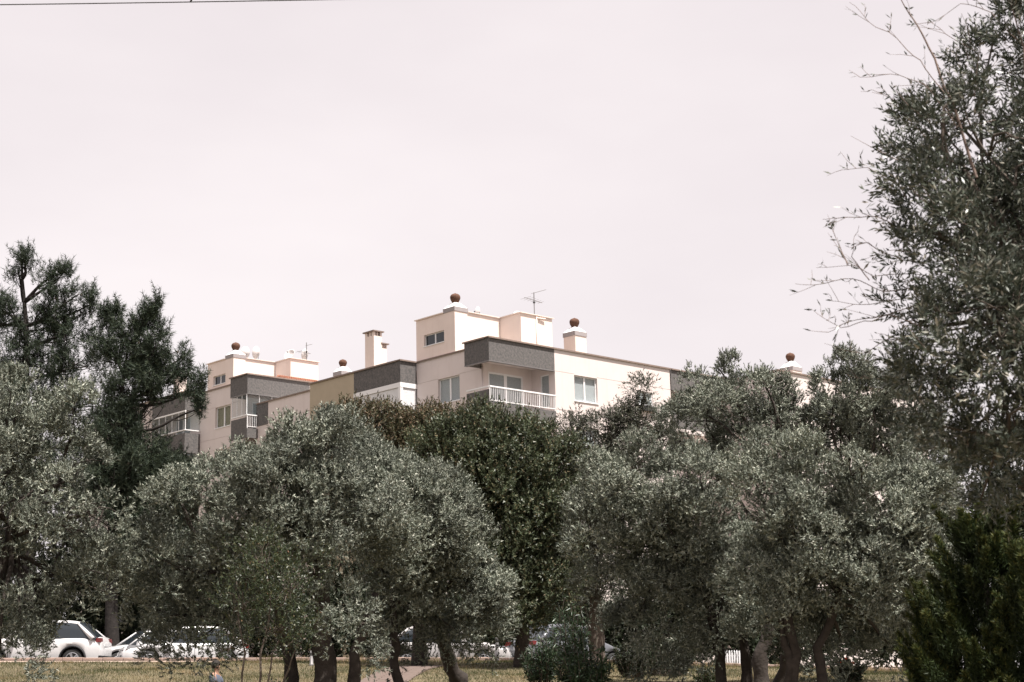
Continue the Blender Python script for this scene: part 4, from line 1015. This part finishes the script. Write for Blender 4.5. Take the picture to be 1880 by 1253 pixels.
me = fast_mesh('grass', V, np.arange(n * 3).reshape(n, 3), {'rnd': np.clip(.46 + .34 * pn + .22 * rng.normal(size=n) + .25 * tall, 0, 1), 'clump': rng.random(n)})
o = link('grass', me, M['grass_blade']); tag(o, 'dry patchy lawn grass under the olive trees', 'grass', kind='stuff')

# ------------------------------------------------------------------ cars
def lerp(x, P): return float(np.interp(x, [p[0] for p in P], [p[1] for p in P]))
def make_car(name, label, paint, L=4.25, W=1.78, wb=2.6, rw=.315, belt=.90, roof=1.46, hood=.86, nose=.62, tail=.95, xa=.95, xb=.20, xc=-1.35, xd=-1.95, clear=.20, trim=False):
    root = empty(name); tag(root, label, 'car', 'cars parked along the street')
    h = L / 2; fo = h - .86; xwf = fo; xwr = fo - wb
    top = [(-h, tail - .22), (-h + .08, tail - .03), (xd, belt + .02), (xa, belt + .01), (xa + .35, hood), (h - .35, hood - .14), (h - .10, nose + .06), (h, nose - .12)]
    N = 96; ra = rw + .065; V = []; F = []; prof = []
    for i in range(N + 1):
        x = -h + L * i / N
        zt = lerp(x, top)
        e = max(0, (abs(x) - (h - .75)) / .75); hw = W / 2 * (1 - .20 * e ** 2.2)
        zb = clear + .10 * max(0, (abs(x) - (h - .25)) / .25)
        for xw in (xwf, xwr):
            if abs(x - xw) < ra: zb = max(zb, rw + math.sqrt(ra * ra - (x - xw) ** 2))
        dz = max(zt - zb, .02)
        half = [(hw * .95, zb), (hw * .995, zb + dz * .30), (hw, zb + dz * .55), (hw * .985, zb + dz * .80), (hw * .945, zb + dz * .95), (hw * .86, zt + .004), (hw * .45, zt + .022), (0, zt + .028)]
        ring = [(x, y, z) for y, z in half] + [(x, -y, z) for y, z in half[-2::-1]]
        V += ring
    m_ = len(ring)
    for i in range(N):
        for k in range(m_ - 1): F.append((i * m_ + k, (i + 1) * m_ + k, (i + 1) * m_ + k + 1, i * m_ + k + 1))
    F.append(tuple(range(m_))); F.append(tuple(N * m_ + k for k in range(m_))[::-1])
    body = MB().add(V, F).build('body', paint, root, True)
    MB().box(-h + .12, h - .14, -W / 2 * .80, W / 2 * .80, clear - .02, clear + .32).build('underbody', M['car_trim'], body)
    # cabin: dark glass volume, painted roof and pillars
    rp = [(xd, belt), (xc, roof - .05), (xc + .35, roof), ((xb + xc) / 2 + .2, roof + .015), (xb, roof - .03), (xa, belt)]
    gl = []; xs = np.linspace(xd, xa, 40)
    for x in xs:
        r = max(lerp(x, rp), belt + .012); t_ = (r - belt) / (roof - belt)
        hb = W / 2 * .92; ht = hb - (hb - W / 2 * .70) * t_
        gl.append([(x, hb, belt - .03), (x, (hb + ht) / 2 + .012, (belt + r) / 2), (x, ht, r - .03 * t_), (x, ht * .6, r + .004), (x, 0, r + .012), (x, -ht * .6, r + .004), (x, -ht, r - .03 * t_), (x, -(hb + ht) / 2 - .012, (belt + r) / 2), (x, -hb, belt - .03)])
    k9 = 9; V = [p for g in gl for p in g]; F = [(i * k9 + k, (i + 1) * k9 + k, (i + 1) * k9 + k + 1, i * k9 + k + 1) for i in range(39) for k in range(8)]
    MB().add(V, F).build('glasshouse', M['glass_dark'], root, True)
    V = []; F = []; rs = [g for g, x in zip(gl, xs) if xc - .02 <= x <= xb + .03]
    for g in rs:
        x = g[2][0]; ht = g[2][1]; r = g[4][2] + .006
        V += [(x, ht + .014, r - .085), (x, ht + .008, r - .035), (x, ht * .86, r + .002), (x, 0, r + .012), (x, -ht * .86, r + .002), (x, -ht - .008, r - .035), (x, -ht - .014, r - .085)]
    F = [(i * 7 + k, (i + 1) * 7 + k, (i + 1) * 7 + k + 1, i * 7 + k + 1) for i in range(len(rs) - 1) for k in range(6)]
    MB().add(V, F).build('roof', paint, root, True)
    for s in (1, -1):
        pl = lambda x0, z0, t0, x1, z1, t1, w_: MB().tube([(x0, s * (W / 2 * .92 - (W / 2 * .22) * t0) + s * .006, z0), ((x0 + x1) / 2, s * (W / 2 * .92 - W / 2 * .22 * (t0 + t1) / 2 + .016), (z0 + z1) / 2), (x1, s * (W / 2 * .92 - (W / 2 * .22) * t1) + s * .006, z1)], w_, 6)
        pl(xa - .02, belt, 0, xb, roof - .05, .95, .030).build('pillar', paint, root, True)
        pl((xa + xc) / 2 - .1, belt, 0, (xb + xc) / 2 - .02, roof - .03, .97, .035).build('pillar', M['car_trim'], root, True)
        pl(xd + .10, belt, 0, xc + .08, roof - .07, .92, [.085, .065, .035]).build('pillar', paint, root, True)
        mr = MB().frustum(xa - .42, xa - .22, s * (W / 2 + .02), s * (W / 2 + .20), belt - .01, xa - .40, xa - .26, s * (W / 2 + .03), s * (W / 2 + .18), belt + .13); mr.build('mirror', paint, root)
        for x in ((xa + xc) / 2 - .05, xa - .15):
            MB().box(x - .006, x + .006, s * (W / 2 - .035), s * (W / 2 + .002), clear + .16, belt - .05).build('door_seam', M['car_trim'], body)
        for x in ((xa + xc) / 2 + .12, xc + .25):
            MB().box(x - .09, x + .09, s * (W / 2 - .01), s * (W / 2 + .022), belt - .17, belt - .135).build('door_handle', paint, body)
        e = W / 2 * .80
        MB().frustum(h - .62, h - .10, s * e * .62, s * e * 1.085, nose + .0, h - .72, h - .20, s * e * .70, s * e * 1.10, nose + .13).build('headlight', M['lamp_clear'], root)
        MB().frustum(-h + .01, -h + .42, s * e * .58, s * e * 1.075, tail - .20, -h + .03, -h + .36, s * e * .58, s * e * 1.06, tail - .06).build('taillight', M['lamp_red'], root)
        for xw in (xwf, xwr):
            wh = MB().lathe([(rw * .62, -.10), (rw * .93, -.10), (rw, -.06), (rw, .06), (rw * .93, .10), (rw * .62, .10)], n=28).build('wheel', M['tyre'], root, True)
            wh.location = (xw, s * (W / 2 - .115), rw); wh.rotation_euler = (-s * math.pi / 2, 0, 0)
            rm = MB().lathe([(rw * .60, .085), (rw * .66, .105), (rw * .60, .112), (rw * .57, .095)], n=28)
            for q in range(5):
                a = q * 2 * math.pi / 5
                rm.tube([(.03 * math.cos(a), .03 * math.sin(a), .10), (rw * .60 * math.cos(a + .12), rw * .60 * math.sin(a + .12), .10)], [.034, .026], 5)
                rm.tube([(.03 * math.cos(a), .03 * math.sin(a), .10), (rw * .60 * math.cos(a - .16), rw * .60 * math.sin(a - .16), .10)], [.03, .02], 5)
            rm.lathe([(.055, .08), (.05, .115), (.01, .12)], n=10).build('rim', M['rim'], wh)
            MB().lathe([(rw * .60, .0), (rw * .60, .05)], n=20).build('hub_shadow', M['car_trim'], wh)
    MB().frustum(h - .10, h + .008, -W * .30, W * .30, nose - .23, h - .16, h - .035, -W * .33, W * .33, nose - .02).build('grille', M['car_trim'], root)
    MB().frustum(h - .15, h + .004, -W * .36, W * .36, clear + .08, h - .12, h + .012, -W * .38, W * .38, clear + .20).build('air_intake', M['car_trim'], root)
    MB().box(h + .004, h + .02, -.25, .25, nose - .26, nose - .16).build('number_plate', M['plate'], root)
    MB().box(-h - .012, -h + .01, -.25, .25, tail - .33, tail - .22).build('number_plate', M['plate'], root)
    MB().frustum(-h - .01, -h + .2, -W * .40, W * .40, clear + .04, -h - .012, -h + .2, -W * .41, W * .41, clear + .24).build('bumper', M['car_trim'], root)
    if trim:
        for s in (1, -1):
            for xw in (xwf, xwr):
                P = [(xw + (ra + .02) * math.cos(a), s * (W / 2 - .01), rw + (ra + .02) * math.sin(a)) for a in np.linspace(.0, math.pi, 13)]
                MB().tube(P, .035, 6).build('arch_trim', M['car_trim'], body, True)
    return root, dict(wf=xwf, wr=xwr, t=W / 2 - .1, h=h, w=W / 2)
def place(car, px, Y, th, lx, ly, py=1215):
    X = at(px, py, Y)[0]; c, s = math.cos(th), math.sin(th)
    cx = X - (c * lx - s * ly); cy = Y - (s * lx + c * ly)
    car.location = (cx, cy, gz(cx, min(max(cy, 52.3), 61)) + .006); car.rotation_euler = (0, math.atan(.024) * math.cos(th), th)
c, d = make_car('parked_car', 'white off-roader at the far left, its rear wheel beside the kerb', M['car_white'], L=4.4, W=1.84, wb=2.65, rw=.35, belt=1.03, roof=1.62, hood=1.0, nose=.75, tail=1.12, xa=1.0, xb=.25, xc=-1.45, xd=-2.05, clear=.24, trim=True)
place(c, 133, 53.6, RD(180), d['wr'], d['t'])
c, d = make_car('parked_car', 'white hatchback facing left behind the kerb stones', M['car_white'], L=4.25, nose=.68)
place(c, 272, 53.9, RD(201), d['wf'], d['t'])
c, d = make_car('parked_car', 'white car half hidden behind the white hatchback bonnet', M['car_white'], L=4.4, roof=1.48)
place(c, 215, 57.6, RD(212), d['wf'], d['t'])
c, d = make_car('parked_car', 'pearl-coloured car facing right behind the leaning olive trunk', M['car_pearl'], L=4.3, nose=.66, hood=.90)
place(c, 889, 53.7, RD(-4), d['wf'], -d['t'])
c, d = make_car('parked_car', 'grey car seen from behind, with red tail lamps, beyond the oleanders', M['car_grey'], L=4.35, roof=1.55, tail=1.05, belt=.98)
place(c, 982, 53.3, RD(38), -d['h'], -d['w'])

# ------------------------------------------------------------------ street furniture
lp = at(203, 1160, 62.3); lp[2] = gz(lp[0], lp[1]); topz = at(205, 1105, 62.3)[2] - lp[2]
ln = empty('street_lantern', tuple(lp)); tag(ln, 'old-style lantern hanging from a curved arm in front of the dark pine trunk', 'street lamp')
MB().lathe([(.16, -.05), (.16, .12), (.09, .2), (.05, .35), (.045, 1.2), (.06, 1.25), (.045, 1.3), (.035, topz - .4)], n=12).build('post', M['metal_dark'], ln, True)
arm = [(0, 0, topz - .5)] + [(.22 - .22 * math.cos(a), 0, topz - .25 + .22 * math.sin(a)) for a in np.linspace(0, math.pi, 9)] + [(.44, 0, topz - .45)]
MB().tube(arm, .022, 6).build('arm', M['metal_dark'], ln, True)
MB().tube([(-.14, 0, topz - .62), (.16, 0, topz - .62)], .016, 6).build('crossbar', M['metal_dark'], ln, True)
gl = MB().lathe([(.05, -.02), (.10, -.05), (.15, -.10), (.15, -.13)], (.44, 0, topz - .43), 14).build('lamp_cap', M['metal_dark'], ln, True)
MB().lathe([(.145, -.13), (.15, -.2), (.13, -.3), (.06, -.37), (.01, -.385)], (.44, 0, topz - .43), 14).build('globe', M['lamp_clear'], ln, True)
def post(px, py, Y, hgt, r, m, label):
    p = at(px, py, Y); p[2] = gz(p[0], Y)
    o = empty('marker_post', tuple(p)); tag(o, label, 'post')
    MB().lathe([(r * 1.3, -.05), (r * 1.3, .05), (r, .06), (r, hgt - .03), (r * .7, hgt)], n=10).build('shaft', m, o, True)
    MB().lathe([(r * 1.05, hgt - .14), (r * 1.05, hgt - .06)], n=10).build('collar', M['metal_dark'], o)
post(913, 1212, 51.3, .75, .055, M['metal_grey'], 'short grey post between the pearl car and the grey car')
post(572, 1224, 46.0, .42, .05, M['metal_grey'], 'stubby post on the lawn left of the thick olive trunk')
p0 = at(1322, 1210, 61.95); fz = gz(p0[0], 61.95)
fn = empty('picket_fence', (p0[0], 61.95, fz)); tag(fn, 'small white picket fence glimpsed between the slim olive trunks', 'fence')
wf = at(1358, 1210, 61.95)[0] - p0[0]
MB().box(0, wf, .02, .05, .18, .24).box(0, wf, .02, .05, .62, .68).build('rail', M['white_paint'], fn)
pk = None
for k in range(9):
    if pk is None:
        b_ = MB().box(-.032, .032, -.012, .012, .05, .80).add([(-.032, -.012, .80), (.032, -.012, .80), (.032, .012, .80), (-.032, .012, .80), (0, 0, .86)], [(0, 1, 4), (1, 2, 4), (2, 3, 4), (3, 0, 4)]).build('picket', M['white_paint'], fn); pk = b_.data
    else: b_ = link('picket', pk, None, fn)
    b_.location = (wf * k / 8, 0, 0)

# overhead cable across the top left
cb = empty('overhead_cable', tuple(at(-400, 16, 17))); tag(cb, 'thin dark overhead cable crossing the top left of the sky', 'cable')
off = -np.array(cb.location)
pts = [at(x, 9.5 - .0155 * x - 6e-6 * (x - 300) ** 2 + (8 if False else 0), 17) + off for x in range(-400, 1500, 100)]
MB().tube(pts, .0065, 6).build('wire', M['metal_dark'], cb, True)
q = at(350, 3.5, 17) + off
MB().tube([q, q + np.array([.035, 0, .09])], .011, 6).build('clamp', M['metal_dark'], cb, True)

# ------------------------------------------------------------------ person seated on the lawn
def skin_mesh(name, verts, edges, radii, root_i=0, sub=2):
    me = bpy.data.meshes.new(name); me.from_pydata([tuple(v) for v in verts], edges, []); me.update()
    o = bpy.data.objects.new(name, me); COL.objects.link(o)
    o.modifiers.new('skin', 'SKIN'); ss = o.modifiers.new('sub', 'SUBSURF'); ss.levels = sub; ss.render_levels = sub
    for i, r in enumerate(radii):
        me.skin_vertices[0].data[i].radius = (r, r) if not hasattr(r, '__len__') else r
        me.skin_vertices[0].data[i].use_root = (i == root_i)
    dg = bpy.context.evaluated_depsgraph_get(); ev = o.evaluated_get(dg)
    m2 = bpy.data.meshes.new_from_object(ev); bpy.data.objects.remove(o, do_unlink=True)
    m2.polygons.foreach_set('use_smooth', [True] * len(m2.polygons)); m2.name = name
    return m2
hp = at(394, 1222, 35); pg = gz(hp[0], 35)
pr = empty('person', (hp[0], 35, pg), RD(-12)); tag(pr, 'person with short dark hair and blue-grey shirt sitting on the lawn', 'person')
hz = hp[2] - pg          # head centre above the lawn
vb = []; eb = []; rb_ = []
def jn(p, r, par=None):
    vb.append(p); rb_.append(r)
    if par is not None: eb.append((par, len(vb) - 1))
    return len(vb) - 1
sh_z = hz - .235
pel = jn((0, 0, .13), .135); sp = jn((.02, 0, .30), .120, pel); che = jn((.02, 0, sh_z - .06), .125, sp); nk = jn((.03, 0, sh_z + .07), .05, che)
hd = jn((.035, 0, hz - .06), .070, nk); hd2 = jn((.035, 0, hz + .045), .078, hd); jn((.115, 0, hz - .02), .018, hd)
for s in (1, -1):
    jn((.03, s * .085, hz - .005), .016, hd2)
    a = jn((.02, s * .17, sh_z), .058, che); e = jn((.12, s * .24, sh_z - .27), .042, a); w_ = jn((.34, s * .15, .22), .030, e); pm = jn((.40, s * .12, .215), .032, w_)
    for f in range(4): k1 = jn((.455, s * (.10 + .02 * f), .222), .009, pm); jn((.485 - .004 * abs(f - 1), s * (.10 + .02 * f), .200), .008, k1)
    t1 = jn((.42, s * .085, .225), .010, pm); jn((.445, s * .07, .215), .009, t1)
    hpj = jn((.06, s * .10, .12), .095, pel); kn = jn((.44, s * .26, .17), .062, hpj); an = jn((.34, s * -.04, .06), .042, kn); jn((.40, s * -.16, .045), .035, an)
link('body', skin_mesh('body', vb, eb, rb_), M['skin'], pr)
# hair cap
hm = MB(); V = []; nlat, nlon = 9, 18
for i in range(nlat + 1):
    ph = math.pi * .78 * i / nlat
    for k in range(nlon):
        th = 2 * math.pi * k / nlon; cut = 1 - .46 * max(0, math.cos(th)) * (i / nlat)
        a = ph * cut; r = .098 + random.uniform(-.004, .006)
        V.append((.028 + r * 1.05 * math.sin(a) * math.cos(th), r * .93 * math.sin(a) * math.sin(th), hz + .012 + r * 1.1 * math.cos(a)))
hm.add(V, [(i * nlon + k, i * nlon + (k + 1) % nlon, (i + 1) * nlon + (k + 1) % nlon, (i + 1) * nlon + k) for i in range(nlat) for k in range(nlon)]).build('hair', M['hair'], pr, True)
sv = [(0, 0, .12), (.02, 0, .30), (.02, 0, sh_z - .06), (.02, .17, sh_z), (.09, .215, sh_z - .16), (.02, -.17, sh_z), (.09, -.215, sh_z - .16), (.028, 0, sh_z + .035)]
link('shirt', skin_mesh('shirt', sv, [(0, 1), (1, 2), (2, 3), (3, 4), (2, 5), (5, 6), (2, 7)], [.150, .138, .142, .075, .062, .075, .062, .068]), M['shirt'], pr)
tv = [(0, 0, .12), (.06, .10, .12), (.44, .26, .17), (.35, 0, .07), (.06, -.10, .12), (.44, -.26, .17), (.35, 0.0, .08)]
link('trousers', skin_mesh('trousers', tv, [(0, 1), (1, 2), (2, 3), (0, 4), (4, 5), (5, 6)], [.15, .115, .078, .058, .115, .078, .058]), M['trousers'], pr)
